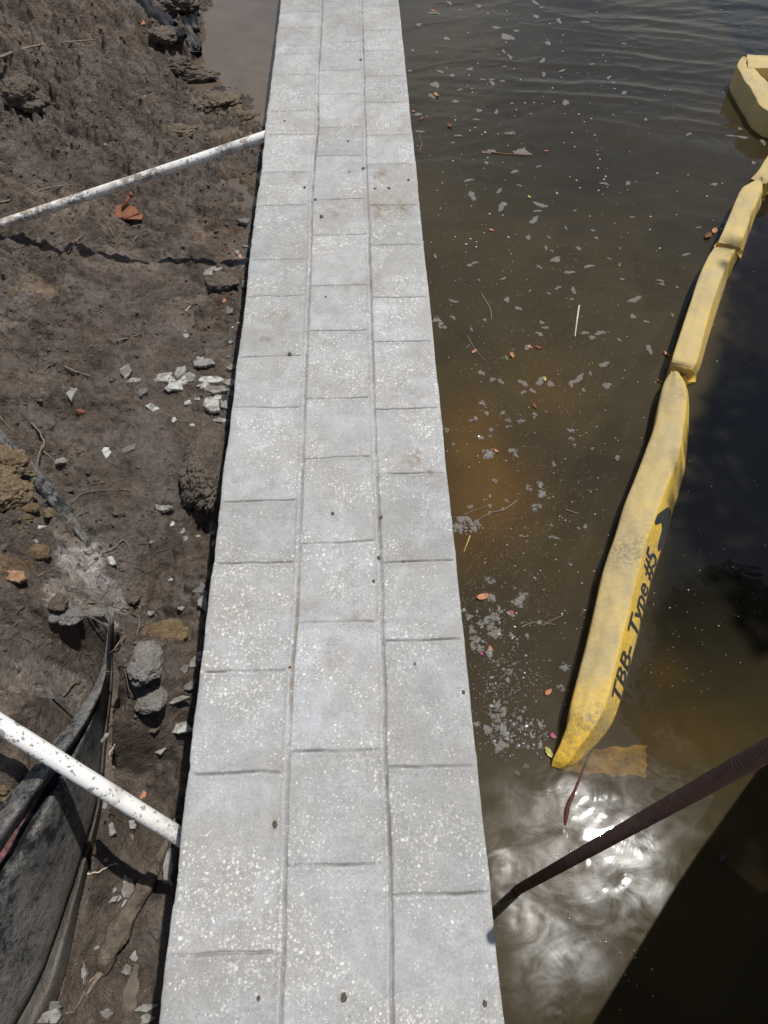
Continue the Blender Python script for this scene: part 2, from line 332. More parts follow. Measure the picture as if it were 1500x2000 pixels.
def m_ink():
    t = NT('worn_black_print'); n = t.noise(70, 6, .8)
    return t.pbr(t.mix(t.ramp(n, (.60, 0.), (.68, .6)), (.03, .032, .035), (.55, .36, .05)), .6, None, .3)
def m_leaf(name, c): 
    t = NT(name); return t.pbr(t.mix(1., c, t.ramp(t.objrand(), (0., .8), (1., 1.2)), 'MULTIPLY'), .5, None, .5)

M = dict(cap=m_concrete_cap(), wall=m_wall(), ground=m_ground(), water=m_water(), puddle=m_puddle(), foam=m_foam(), bubble=m_bubble(),
         pipe=m_pipe(), boom=m_boom(), fabric=m_fabric(), rebar=m_rebar(),
         brown=m_clod('brown_clod', (.10, .078, .06), (.21, .17, .135)), sandy=m_clod('wet_sandy_mud', (.12, .095, .062), (.25, .20, .14), 60, .45), crumbly=m_clod('crumbly_brown_soil', (.11, .087, .066), (.25, .205, .165), 130), grey=m_clod('grey_mortar', (.22, .205, .185), (.38, .355, .33), 110),
         tan=m_clod('tan_coral_clod', (.17, .12, .07), (.33, .255, .165), 90), ochre=m_clod('ochre_clod', (.14, .095, .05), (.26, .19, .11), 60),
         shard=m_simple('broken_concrete', (.255, .25, .235), .85, .3, 60, .7), shardw=m_simple('white_broken_concrete', (.43, .425, .40), .8, .35, 70, .8),
         shardd=m_simple('dark_broken_stone', (.13, .125, .115), .8, .3, 50, .6), stick=m_simple('dry_stick', (.20, .155, .115), .85, .35, 60, .5),
         root=m_simple('fine_root', (.15, .115, .09), .85, .3, 60, .3), log=m_simple('muddy_wood', (.165, .13, .098), .85, .6, 30, 1., dist=.02),
         rust=m_simple('rust', (.19, .075, .038), .8, .4, 60, .8), ink=m_ink(),
         orange=m_simple('orange_leaf', (.42, .19, .10), .6, .35, 80, .5), clay=m_simple('orange_clay', (.26, .15, .085), .85, .4, 60, .8), petal=m_simple('pink_petal', (.35, .05, .12), .5, .3, 60, .2),
         leafy=m_simple('yellow_green_leaf', (.38, .36, .10), .55, .3, 60, .3), plank=m_simple('muddy_board', (.12, .095, .073), .85, .4, 30, .7), straw=m_simple('straw', (.55, .48, .36), .7, .3, 60, .3),
         debris=m_simple('floating_fibre', (.20, .14, .085), .7, .3, 20, .0), plastic=m_simple('wet_black_plastic', (.008, .008, .009), .42, .3, 20, .6, .5, dist=.01),
         cord=m_simple('red_braided_cord', (.12, .055, .055), .8, .9, 90, .8), rope=m_simple('dark_red_rope', (.10, .025, .025), .7, .4, 200, .8),
         timber=m_simple('weathered_timber', (.20, .16, .12), .8, .3, 20, .5), leaf=m_leaf('green_leaf', (.05, .085, .025)), bark=m_simple('bark', (.10, .08, .06), .9, .4, 20, .8, dist=.02),
         bed=m_simple('river_silt', (.035, .026, .016), .9, .3, 3, .2), pebble=m_simple('dark_crumb', (.09, .075, .06), .85, .4, 80, .5),
         specks=m_simple('pale_speck', (.55, .52, .46), .4, .3, 20, .0), flap=m_simple('sunken_yellow_vinyl', (.40, .26, .035), .7, 1.6, 22, .3))

# ------------------------------------------------------------------ seawall
CX0, CX1 = -.390, .2045
J1 = [(627, 0), (625, 60), (622, 100), (618, 146), (618, 250), (613, 300), (608, 360), (605, 400), (603, 500), (600, 560), (597, 640), (594, 700), (590, 780), (585, 930), (580, 1060), (575, 1160), (572, 1230), (563, 1320), (558, 1460), (553, 1560), (549, 1700), (545, 1880), (540, 2000)]
J2 = [(704, 0), (706, 80), (708, 160), (709, 220), (711, 260), (712, 315), (714, 390), (717, 450), (718, 500), (720, 580), (722, 650), (725, 780), (728, 860), (731, 930), (735, 1010), (738, 1090), (741, 1220), (745, 1330), (746, 1470), (748, 1560), (753, 1640), (755, 1750), (758, 2000)]
XL = [(590, 23), (585, 54), (575, 89), (575, 105), (570, 146), (565, 217), (560, 263), (555, 336), (550, 400), (540, 507), (530, 578), (525, 695), (515, 796), (500, 977), (490, 1099), (475, 1311), (460, 1508), (430, 1862)]
XM = [(665, 2), (660, 82), (660, 138), (663, 184), (660, 248), (660, 304), (660, 389), (660, 459), (660, 557), (660, 645), (655, 777), (655, 893), (655, 1058), (655, 1214), (655, 1464), (650, 1689)]
XR = [(745, 12), (750, 59), (752, 98), (755, 148), (757, 200), (758, 264), (760, 320), (765, 400), (770, 478), (775, 580), (780, 667), (790, 797), (795, 924), (805, 1097), (820, 1249), (830, 1496), (845, 1747)]
j1 = np.array([at(*p, 0)[:2] for p in J1]); j2 = np.array([at(*p, 0)[:2] for p in J2])
def colys(P, extra): return sorted([at(*p, 0)[1] for p in P]+extra)
yl = colys(XL, [-.28, -.55, 4.55, 4.9, 5.3, 5.7, 6.2, 6.7, 7.3]); ym = colys(XM, [-.12, -.45, 4.5, 5.0, 5.35, 5.9, 6.4, 6.9, 7.5]); yr = colys(XR, [-.2, -.5, 4.6, 4.95, 5.45, 5.8, 6.3, 6.8])
def build_wall():
    root = empty('seawall', (-.09, 2.0, -1.6)); tag(root, 'pale grey concrete seawall capped with stamped stone slabs between the mud and the brown water', 'wall')
    xs = np.arange(CX0+.004, CX1-.003, .0048); m1 = j1[:, 0].mean(); m2 = j2[:, 0].mean()
    dense = [np.arange(a-.02, a+.02, .0018) for a in (m1, m2)]
    dense = np.concatenate(dense); xs = xs[(abs(xs-m1) > .02) & (abs(xs-m2) > .02)]
    xs = np.sort(np.concatenate([[CX0-.004, CX0-.002, CX0, CX0+.0015], xs, dense, [CX1-.0015, CX1, CX1+.002, CX1+.004]]))
    ys = [np.arange(-.9, 4.3, .006), np.arange(4.3, 9, .03)]; allj = [y for y in yl+ym+yr if -.9 < y < 4.3]
    ys = np.concatenate(ys); keep = np.ones(len(ys), bool)
    for y in allj: keep &= abs(ys-y) > .0125
    ys = np.sort(np.concatenate([ys[keep]]+[np.arange(y-.0122, y+.0123, .00165) for y in allj])); ys = ys[np.concatenate([[True], np.diff(ys) > .0006])]
    X, Y = np.meshgrid(xs, ys)
    Z = .0018*fbm(X*5, Y*5, 4, 3)+.0007*fbm(X*45, Y*45, 3, 8); D = np.zeros_like(Z)
    o1 = np.argsort(j1[:, 1]); o2 = np.argsort(j2[:, 1])
    x1 = np.interp(Y, j1[o1, 1], j1[o1, 0]); x2 = np.interp(Y, j2[o2, 1], j2[o2, 0])
    # keep the dense strips on the joints
    def shift(X, m, xj): return X+(xj-m)*np.exp(-((X-m)/.05)**2)
    X = shift(X, m1, x1); X = shift(X, m2, x2)
    wob = .0035*fbm(X*0+Y*9, Y*0, 5, 5, .65)
    for xj, sg in ((x1, -1), (x2, -1)):
        d = X-xj-wob; gr = .65+.35*sstep(-.35, .25, fbm(Y*3, X*0+sg*2+xj.mean()*9, 3, 4))
        Z += .0022*np.exp(-(d/.0055)**2)*(.5+.5*gr)
        Z -= .0058*gr*np.exp(-((d-.0075)/.0032)**2); Z -= .0008*np.exp(-((d+.0085)/.0030)**2)*(1.3-gr)
        D += .85*gr*np.exp(-((d-.0075)/.0032)**2)+.05*(1.2-gr)*np.exp(-((d+.0085)/.003)**2)
    for ysl, lo, hi, sd in ((yl, None, x1, 1), (ym, x1, x2, 2), (yr, x2, None, 3)):
        inside = np.ones_like(X)
        if lo is not None: inside *= sstep(.006, .014, X-lo)
        else: inside *= sstep(.004, .014, X-CX0)
        if hi is not None: inside *= sstep(.006, .014, hi-X)
        else: inside *= sstep(.004, .014, CX1-X)
        for k, y in enumerate(ysl):
            sel = abs(Y-y) < .03
            if not sel.any(): continue
            xx = X[sel]; tilt = .02*math.sin(k*2.3+sd)
            d = Y[sel]-y-.0045*fbm(xx*12+k*5, xx*0+sd, 4, 6, .65)-tilt*(xx-(CX0+CX1)/2)*.3
            g = np.clip(.85+.7*fbm(xx*11+k*3, xx*0+sd*7, 2, 9), .55, 1)*inside[sel]
            Z[sel] += -.0062*g*np.exp(-(d/.0022)**2)+.0020*inside[sel]*np.exp(-((d+.008)/.005)**2)
            D[sel] += .95*g*np.exp(-(d/.0021)**2)+.18*np.exp(-((d-.003)/.009)**2)*inside[sel]*np.clip(fbm(xx*30, Y[sel]*30, 3, 14)+.3, 0, 1)
    # edges
    eL = np.exp(-np.clip(X-CX0, 0, 1)/.005); eR = np.exp(-np.clip(CX1-X, 0, 1)/.004); Z -= .004*(eL+eR)
    ei = [0, 1, 2]; 
    XO = X.copy(); wl_ = .006*fbm(Y*5, Y*0, 5, 2, .6)+.0045*np.clip(fbm(Y*30, Y*0, 3, 3)-.15, 0, 1); 
    XO += np.where(X < CX0+.02, wl_*(1-sstep(0, .02, X-CX0)), 0)+np.where(X > CX1-.02, .5*wl_*(1-sstep(0, .02, CX1-X)), 0)
    n = len(xs)
    for k, dz in ((0, -.16), (1, -.03), (2, -.006)): Z[:, k] = dz; 
    for k, dz in ((n-1, -.16), (n-2, -.03), (n-3, -.006)): Z[:, k] = dz
    cap = grid('cap', xs, ys, Z, M['cap'], XO, Y, root); cap.location = -root.location
    S = np.zeros_like(Z)
    for px, py, r, s in [(742, 340, .035, 1.), (757, 342, .015, 1.), (735, 368, .012, .5), (745, 410, .06, .75), (790, 400, .035, .9), (655, 410, .045, .75), (628, 425, .014, 1.), (575, 345, .02, .7), (552, 378, .022, .4),
                         (800, 250, .05, .45), (545, 620, .03, .8), (520, 660, .025, .6), (565, 690, .01, .8), (730, 560, .04, .4), (810, 905, .04, .75), (850, 925, .03, .7), (788, 800, .06, .35), (640, 920, .02, .15), (600, 1180, .012, .6),
                         (530, 950, .015, .5), (655, 1280, .05, .3), (535, 1608, .012, .9), (672, 1945, .01, 1.), (905, 1245, .02, .3), (700, 1200, .03, .45), (690, 1420, .03, .2), (458, 945, .012, .9), (815, 700, .05, .3), (700, 235, .05, .3)]:
        p = at(px, py, 0); S = np.maximum(S, s*np.exp(-((XO-p[0])**2+((Y-p[1])*.8)**2)/r**2)*(.7+1.5*np.clip(fbm(XO*40, Y*40, 4, 11), -.4, .6)))
    rusty = np.exp(-((XO-x1-.008)/.004)**2)*sstep(at(0, 1420, 0)[1], at(0, 1380, 0)[1], Y)*sstep(at(0, 1140, 0)[1], at(0, 1180, 0)[1], Y); S = np.maximum(S, .8*rusty)
    attr(cap, 'dirt', np.clip(D*(.75+.9*fbm(XO*30, Y*30, 3, 12)), 0, 1)); attr(cap, 'stain', np.clip(S, 0, 1))
    tn = np.zeros_like(X)
    for ysl, m_, sd in ((yl, X < x1, 1), (ym, (X >= x1) & (X < x2), 2), (yr, X >= x2, 3)):
        k = np.searchsorted(np.array(ysl), Y[m_]); tn[m_] = hsh(k, k*0+sd, 77)
    attr(cap, 'tone', tn)
    mb = MB(); mb.box(((CX0+CX1)/2, 4.05, -.93), (CX1-CX0-.05, 9.85, 1.56)); mb.build('wall_panel', M['wall'], root, False)
build_wall()

# ------------------------------------------------------------------ ground on the land side
CP = [(470, 450, -.575), (440, 700, -.6), (400, 900, -.62), (390, 1150, -.66), (370, 1400, -.70), (320, 1750, -.72), (290, 1950, -.73), (200, 1950, -.72), (245, 1600, -.71), (230, 1760, -.72),
      (290, 515, -.545), (250, 700, -.56), (250, 900, -.58), (300, 1000, -.61), (150, 600, -.50), (0, 465, -.43), (0, 600, -.46), (100, 800, -.53), (0, 800, -.50), (180, 950, -.57), (110, 900, -.545),
      (300, 300, -.49), (400, 290, -.565), (450, 330, -.58), (330, 240, -.54), (300, 130, -.50), (200, 150, -.38), (0, 150, -.28), (0, 0, -.2), (200, 0, -.33), (320, 30, -.52), (0, 300, -.34), (150, 300, -.42), (100, 400, -.43), (60, 230, -.36), (250, 400, -.53),
      (430, 140, -.67), (500, 40, -.70), (430, 40, -.64), (505, 200, -.66), (395, 130, -.62), (370, 185, -.598), (360, 150, -.575), (430, 215, -.592), (480, 235, -.592), (470, 190, -.61), (390, 215, -.615), (440, 260, -.615), (350, 205, -.578), (370, 95, -.58),
      (500, -150, -.75), (380, -100, -.6), (200, -150, -.28), (0, -150, -.1),
      (100, 1050, -.45), (0, 1000, -.42), (160, 1100, -.47), (150, 1200, -.41), (60, 1250, -.355), (0, 1300, -.31), (0, 1480, -.235), (100, 1400, -.29), (195, 1250, -.44), (150, 1380, -.33), (185, 1310, -.39), (60, 1500, -.25), (-60, 1600, -.24), (-150, 1750, -.24), (-60, 1300, -.29), (-100, 1000, -.38), (-100, 700, -.4), (-200, 400, -.36),
      (260, 1250, -.66), (240, 1400, -.69), (225, 1330, -.67), (265, 1150, -.64), (230, 1150, -.60), (225, 1500, -.70), (-300, 1200, -.15), (-300, 1900, -.18)]
cpx = np.array([at(*c) for c in CP])
def tps_fit(P, lam=.002):
    n = len(P); d = np.hypot(P[:, None, 0]-P[None, :, 0], P[:, None, 1]-P[None, :, 1]); K = np.where(d > 0, d*d*np.log(d+1e-12), 0)+lam*np.eye(n)
    Q = np.c_[np.ones(n), P[:, :2]]; A = np.block([[K, Q], [Q.T, np.zeros((3, 3))]]); return np.linalg.solve(A, np.r_[P[:, 2], 0, 0, 0])
TW = tps_fit(cpx, .0006)
def base_h(x, y):
    x = np.asarray(x, float); y = np.asarray(y, float); sh = np.broadcast(x, y).shape; xc = np.clip(x, -2.9, -.3).ravel(); yc = np.clip(y, -.6, 6.2).ravel()
    out = np.zeros(len(xc))
    for i in range(0, len(xc), 20000):
        a, b = xc[i:i+20000, None], yc[i:i+20000, None]; d2 = (a-cpx[:, 0])**2+(b-cpx[:, 1])**2
        out[i:i+20000] = (.5*d2*np.log(d2+1e-12)) @ TW[:-3]+TW[-3]+TW[-2]*a[:, 0]+TW[-1]*b[:, 0]
    return np.clip(out.reshape(sh), -.78, .1)
def rgh(x, y):   # roughness of the mud: trampled at the left and top, smooth in the middle
    pts = [(250, 850, .35), (300, 700, .35), (270, 600, .5), (150, 500, 1.), (60, 650, .9), (60, 200, 1.6), (250, 200, 1.3), (150, 60, 1.5), (120, 330, 1.4), (330, 60, 1.5), (30, 520, 1.3), (200, 492, .45), (330, 512, .35), (420, 520, .5), (60, 475, .6), (440, 400, .9), (440, 220, .8), (430, 560, .8), (330, 950, .6), (300, 1250, 1.2), (100, 1150, 1.), (60, 1350, 1.), (250, 1700, .35), (240, 1950, .3), (100, 950, 1.), (470, 60, .1), (330, 1450, .8), (20, 80, 1.2), (180, 400, 1.1), (170, 1130, 1.1)]
    w = 0; s = 0
    for px, py, v in pts:
        p = at(px, py, -.5); q = 1/(((x-p[0])**2+(y-p[1])**2)+.006)**1.5; w = w+q; s = s+q*v
    return s/w
DENTS = [(120, 595, .06, .05), (300, 485, .045, .035), (150, 470, .10, .035), (250, 495, .10, .012), (25, 240, .14, .07), (85, 225, .05, .05), (310, 60, .05, .05), (385, 985, .05, .07), (400, 1015, .05, .06), (250, 1215, .04, .03), (330, 1275, .05, .03), (60, 1290, .05, .03), (20, 1010, .05, .05), (180, 560, .06, .03), (60, 330, .08, .05), (210, 330, .07, .04), (140, 180, .08, .04), (260, 120, .06, .04), (40, 60, .09, .05), (20, 1135, .06, .03), (330, 350, .04, .02), (380, 690, .03, .03), (100, 790, .05, .02)]
BUMPS = [(60, 195, .10, .06), (60, 400, .10, .03), (180, 430, .10, .025), (320, 130, .06, .05), (375, 150, .05, .025), (440, 210, .09, .020), (395, 165, .05, .02), (490, 228, .05, .018), (340, 290, .08, .03), (440, 310, .08, .02), (140, 650, .1, .02), (280, 540, .1, .01)]
def ground_h(x, y, fade=1.0):
    b = base_h(x, y); r = rgh(x, y)*fade
    wx = x+.02*fbm(x*9, y*9, 3, 21); wy = y+.02*fbm(x*9, y*9, 3, 22)
    f1, f2, _ = worley(wx*16, wy*16, 31); g1, g2, _ = worley(wx*38, wy*38, 33)
    z = b+r*(.052*fbm(x*5, y*5, 4, 23)+.050*(ridge(wx*8, wy*8, 3, 25)-.6)+.050*(.45-f1)*sstep(.3, .65, vn(x*6, y*6, 41))+.048*r*(np.sqrt(np.abs(vn(wx*7, wy*7, 48)*2-1))-.6)+.012*(.5-np.clip(f2-f1, 0, .5)*2)*-1*sstep(.35, .6, vn(x*3, y*3, 49))+.013*(.45-g1)*sstep(.2, .6, vn(x*9, y*9, 47))+.011*fbm(x*38, y*38, 2, 27))
    z = z+.0020*fbm(x*26, y*26, 2, 28)*fade
    cr = sstep(.06, 0, f2-f1)*sstep(.55, .75, vn(x*4+3, y*4, 43)); z = z-.02*cr*r
    h1, h2, hi = worley(wx*21+.25*fbm(x*60, y*60, 2, 91), wy*21, 92); z = z+r*.040*(hi-.25)*sstep(.62, .2, h1)*sstep(.3, .6, vn(x*5, y*5, 93))
    k1, k2, ki = worley(wx*47, wy*47, 94); z = z+r*.017*(ki-.2)*sstep(.6, .2, k1)*sstep(.35, .6, vn(x*8, y*8, 95))
    for px, py, rad, d in DENTS:
        p = at(px, py, -.52); z = z-d*np.exp(-(((x-p[0])**2+(y-p[1])**2*1.6)/rad**2))
    for px, py, rad, d in BUMPS:
        p = at(px, py, -.52); z = z+d*np.exp(-(((x-p[0])**2+(y-p[1])**2)/rad**2)**1.5)*(.8+.5*fbm(x*25, y*25, 3, 29))
    return z
def gp(px, py, off=0.0):
    z = -.5
    for _ in range(8):
        p = at(px, py, z); z = .3*z+.7*float(ground_h(np.array([p[0]]), np.array([p[1]]))[0])
    p = at(px, py, z); p[2] = z+off; return p

# silt fence surface (defined first: the soil must stay under it)
ST = [[(213, 1203), (214, 1204), (215, 1205), (216, 1206), (217, 1208), (219, 1210), (220, 1211), (221, 1212), (222, 1213)],
      [(206, 1270), (209, 1270), (211, 1272), (212, 1274), (214, 1276), (216, 1280), (217, 1282), (219, 1284), (221, 1286)],
      [(190, 1330), (202, 1334), (205, 1337), (206, 1339), (209, 1342), (213, 1347), (214, 1349), (217, 1351), (219, 1354)],
      [(140, 1405), (160, 1415), (166, 1422), (170, 1428), (182, 1440), (197, 1452), (198, 1454), (203, 1457), (207, 1460)],
      [(86, 1472), (112, 1485), (122, 1497), (130, 1506), (160, 1535), (187, 1560), (188, 1562), (193, 1567), (199, 1572)],
      [(40, 1530), (66, 1546), (82, 1562), (95, 1577), (132, 1612), (163, 1650), (165, 1652), (172, 1658), (180, 1664)],
      [(-6, 1588), (20, 1606), (42, 1626), (60, 1643), (98, 1690), (135, 1735), (137, 1738), (148, 1746), (158, 1753)],
      [(-60, 1660), (-35, 1682), (-10, 1704), (8, 1722), (55, 1775), (103, 1825), (106, 1828), (122, 1838), (138, 1848)],
      [(-125, 1745), (-100, 1770), (-72, 1794), (-50, 1812), (8, 1870), (65, 1920), (70, 1924), (92, 1935), (113, 1945)],
      [(-200, 1850), (-170, 1880), (-140, 1905), (-115, 1925), (-50, 1970), (18, 2005), (24, 2010), (50, 2020), (78, 2030)],
      [(-280, 1960), (-250, 1990), (-220, 2020), (-190, 2040), (-120, 2080), (-35, 2110), (-28, 2115), (0, 2125), (35, 2135)],
      [(-380, 2110), (-350, 2140), (-320, 2170), (-290, 2190), (-200, 2220), (-120, 2240), (-110, 2245), (-70, 2250), (-30, 2255)]]
ZB = [[-.43]*9, [-.40, -.39, -.42, -.44, -.48, -.56, -.60, -.62, -.66], [-.37, -.35, -.40, -.42, -.47, -.57, -.63, -.62, -.67], [-.29, -.265, -.34, -.33, -.43, -.58, -.64, -.62, -.68]]+[[-.235, -.195, -.31, -.27, -.41, -.59, -.66, -.625, -.70]]*8
fst = []
for st, zb in zip(ST, ZB): fst.append(np.array([at(p[0], p[1], z) for p, z in zip(st, zb)]))
fst = np.array(fst)                                           # stations x 9 x 3
def resample(A, m1_, m2_):
    B = np.stack([spline(A[:, k], m1_) for k in range(A.shape[1])], 1); return np.stack([spline(B[i], m2_) for i in range(B.shape[0])], 0)
FS = resample(fst, 14, 7)
fw = FS.reshape(-1, 3); FSn = FS.copy()
FSn[..., 2] += (.010*(ridge(FS[..., 0]*7+FS[..., 1]*9, FS[..., 1]*3, 3, 54)-.6)+.006*fbm(FS[..., 0]*14+FS[..., 1]*6, FS[..., 1]*5, 4, 51)+.002*fbm(FS[..., 0]*60, FS[..., 1]*40, 3, 52)).reshape(FS.shape[:2])

def build_ground():
    xs = np.concatenate([np.arange(CX0+.03, -1.35, -.0052), np.arange(-1.35, -2.9, -.009), -2.9-np.cumsum(np.geomspace(.02, 6, 24))])[::-1]
    ys = np.concatenate([-.35-np.cumsum(np.geomspace(.03, 6, 18))[::-1], np.arange(-.35, 1.6, .0052), np.arange(1.6, 3.2, .0068), np.arange(3.2, 5.9, .012), 5.9+np.cumsum(np.geomspace(.02, 9, 26))])
    X, Y = np.meshgrid(xs, ys)
    Z = ground_h(X, Y)
    far = sstep(2.8, 4.5, -X)+sstep(6, 8, Y)+sstep(.6, 1.5, -Y); far = np.clip(far, 0, 1); Z = Z*(1-far)+(-.25+.15*fbm(X*.3, Y*.3, 3, 2))*far
    # soil under the fence fabric
    bx = (X > fw[:, 0].min()-.02) & (X < fw[:, 0].max()+.02) & (Y > fw[:, 1].min()-.02) & (Y < fw[:, 1].max()+.02)
    xx, yy, zz = X[bx], Y[bx], Z[bx]; cols = np.arange(FS.shape[1])/7.0
    for sel_, rad_ in ((cols >= 2.2, .030), (cols < 2.2, .014)):
        q = FS[:, sel_].reshape(-1, 3)[::2]
        for i in range(0, len(xx), 3000):
            d = (xx[i:i+3000, None]-q[:, 0])**2+(yy[i:i+3000, None]-q[:, 1])**2
            zz[i:i+3000] = np.minimum(zz[i:i+3000], np.where(d < rad_**2, q[:, 2]-.022, 9).min(1))
    Z[bx] = zz
    g = grid('ground', xs, ys, Z, M['ground'], X, Y); tag(g, kind='structure')
    T = np.ones(X.shape+(3,)); 
    def blob(px, py, rx, ry, col, s=1., th=.0):
        p = at(px, py, -.45); d = np.exp(-(((X-p[0])/rx)**2+((Y-p[1])/ry)**2)); n = sstep(.25, .5, d*s+.35*fbm(X*22, Y*22, 5, int(px))-.05)
        for c in range(3): T[..., c] = T[..., c]*(1-n)+col[c]*n
    G = (2.9, 3.3, 3.8); TN = (1.9, 1.8, 1.5)
    for a in [(150, 1085, .07, .09, G, 1.1), (170, 1140, .07, .09, G, 1.1), (155, 1190, .08, .05, G, .9), (60, 1380, .16, .10, (1.9, 2.1, 2.3), 1.), (110, 1330, .08, .08, (1.8, 2., 2.2), .8), (150, 1450, .06, .05, (1.6, 1.7, 1.8), .9), (130, 1030, .06, .05, (1.7, 1.75, 1.7), .8),
              (440, 215, .12, .10, TN, 1.1), (455, 300, .12, .10, (1.7, 1.5, 1.2), .9), (385, 145, .10, .05, (1.5, 1.4, 1.2), .8), (60, 545, .12, .07, (1.6, 1.5, 1.3), .9), (20, 600, .10, .14, (1.5, 1.6, 1.7), .9), (60, 160, .22, .12, (1.6, 1.55, 1.5), .9), (200, 480, .3, .10, (1.35, 1.35, 1.4), .8),
              (120, 400, .3, .12, (1.5, 1.45, 1.4), .8), (200, 90, .35, .35, (1.25, 1.2, 1.15), .8), (30, 1160, .10, .10, (1.7, 1.5, 1.1), .9), (420, 420, .15, .2, (1.2, 1.1, 1.), .8), (370, 560, .2, .15, (1.15, 1.1, 1.05), .8), (10, 1480, .2, .2, (1.6, 1.6, 1.5), .8)]: blob(*a)
    cattr(g, 'tint', T.reshape(-1, 3)); attr(g, 'wet', np.clip(sstep(.03, -.005, Z-PL)*sstep(2.6, 3.2, Y)+.8*sstep(.35, 0, X-CX0+.12+.1*fbm(X*5, Y*5, 3, 6))*0, 0, 1))
    # puddle
    px_ = np.linspace(-1.6, CX0+.03, 60); py_ = np.linspace(2.7, 8, 120); pz = np.full((120, 60), PL)
    tag(grid('puddle', px_, py_, pz, M['puddle']), kind='structure')
build_ground()

# ------------------------------------------------------------------ river
def build_river():
    xs = np.concatenate([np.arange(CX1-.03, 1.4, .0085), np.arange(1.4, 3.4, .013), 3.4+np.cumsum(np.geomspace(.03, 12, 30))])
    ys = np.concatenate([-.5-np.cumsum(np.geomspace(.03, 8, 22))[::-1], np.arange(-.5, 1.6, .0085), np.arange(1.6, 6.6, .013), 6.6+np.cumsum(np.geomspace(.03, 12, 30))])
    X, Y = np.meshgrid(xs, ys); fl = (X < 4) & (Y < 8) & (Y > -1)
    p0 = at(1500, 0, WL); ang = np.array([.35, .94])
    chop = sstep(1.5, 5.0, Y+.55*X)
    wx = X+.10*fbm(X*1.5, Y*1.5, 3, 61); wy = Y+.16*fbm(X*1.1, Y*1.3, 3, 62)
    u = wx*.25+wy*.97
    Z = chop*.52*(.0125*(ridge(wx*1.1, u*5.2, 2, 63)-.55)+.0045*(ridge(wx*2.2+9, (wy*.95-wx*.3)*10, 2, 64)-.5)+.006*fbm(X*1.2, Y*2.0, 2, 65))
    def rings(px, py, amp, wlg, rad, r0=0):
        c = at(px, py, WL); d = np.hypot(X-c[0], Y-c[1]); dd = d+.006*fbm(X*16, Y*16, 3, 66); return amp*np.sin(2*np.pi*dd/wlg)*np.exp(-(d/rad)**2)*sstep(r0, r0+.01, d)
    Z += rings(1080, 1995, .0016, .017, .075)+rings(1115, 1540, .00028, .030, .10)+rings(1190, 1700, .00014, .045, .16)+rings(985, 1700, .00025, .025, .07)+rings(1013, 1737, .0003, .02, .04)
    low = sstep(.95, .35, Y)
    Z += low*.0011*fbm(X*4+.4*fbm(X*6, Y*6, 3, 68), Y*6, 3, 67)
    # small holes and dimples in the film
    for px, py, r in [(1010, 1772, .006), (1008, 1795, .009), (1040, 1783, .004), (1132, 1783, .005), (1054, 1795, .003), (1111, 1777, .003)]:
        c = at(px, py, WL); Z -= .0012*np.exp(-(np.hypot(X-c[0], (Y-c[1])*.7)/r)**2)
    Z = np.where(fl, Z, 0)+WL
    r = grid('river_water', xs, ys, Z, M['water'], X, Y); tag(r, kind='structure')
    brn = np.zeros_like(X)  # brown patches; the lower right pair paints the tree's reflection into the colour
    for px, py, rx, ry, s in [(930, 870, .13, .28, .9), (960, 960, .17, .22, 1.), (1060, 760, .16, .22, .45), (920, 1050, .15, .16, .55), (1340, 1440, .2, .11, .32), (1300, 1320, .07, .07, .3), (1120, 1100, .2, .2, .15)]:
        c = at(px, py, WL); brn = np.maximum(brn, s*np.exp(-((X-c[0])/rx)**2-((Y-c[1])/ry)**2)*(1+.35*fbm(X*7, Y*7, 4, 71)))
    attr(r, 'brown_patch', np.clip(brn, 0, 1)*.62); attr(r, 'chop', chop)
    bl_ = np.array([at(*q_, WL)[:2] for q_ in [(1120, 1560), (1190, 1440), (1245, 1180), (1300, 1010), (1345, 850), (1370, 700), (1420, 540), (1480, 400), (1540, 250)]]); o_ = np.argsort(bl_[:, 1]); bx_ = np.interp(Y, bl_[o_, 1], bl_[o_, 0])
    attr(r, 'clear', np.clip(sstep(-.02, .10, X-bx_+.05*fbm(X*4, Y*4, 3, 76))*sstep(at(0, 1500, WL)[1], at(0, 1180, WL)[1], Y)*.97+.45*sstep(2.6, 4.6, Y+.5*X), 0, 1))  # darker right of the boom: clearer water, with tree shade painted in
    fm = np.zeros_like(X)
    for px, py, rx, ry, s in [(1150, 1600, .05, .06, .9), (1235, 1660, .06, .07, 1.), (1265, 1740, .06, .05, .95), (1060, 1830, .07, .07, 1.), (1010, 1770, .05, .04, .75), (980, 1680, .03, .05, .8), (1140, 1880, .06, .05, .6), (1080, 1890, .05, .05, .8), (1180, 1640, .035, .035, 1.), (1120, 1700, .26, .2, .34), (1060, 1930, .1, .05, .5), (1120, 1550, .06, .04, .5)]:
        c = at(px, py, WL); fm = np.maximum(fm, s*np.exp(-((X-c[0])/rx)**2-((Y-c[1])/ry)**2))
    fm = np.clip(fm*1.25*(1+.9*fbm(X*9+.8*fbm(X*7, Y*7, 3, 72), Y*9+.8*fbm(X*7, Y*7, 3, 73), 4, 74)), 0, 1); attr(r, 'film', fm)
    mb = MB(); mb.add([(CX1-.1, -60, -1.5), (90, -60, -1.5), (90, 120, -1.5), (CX1-.1, 120, -1.5)], [(0, 1, 2, 3)]); tag(mb.build('riverbed', M['bed']), kind='structure')
build_river()

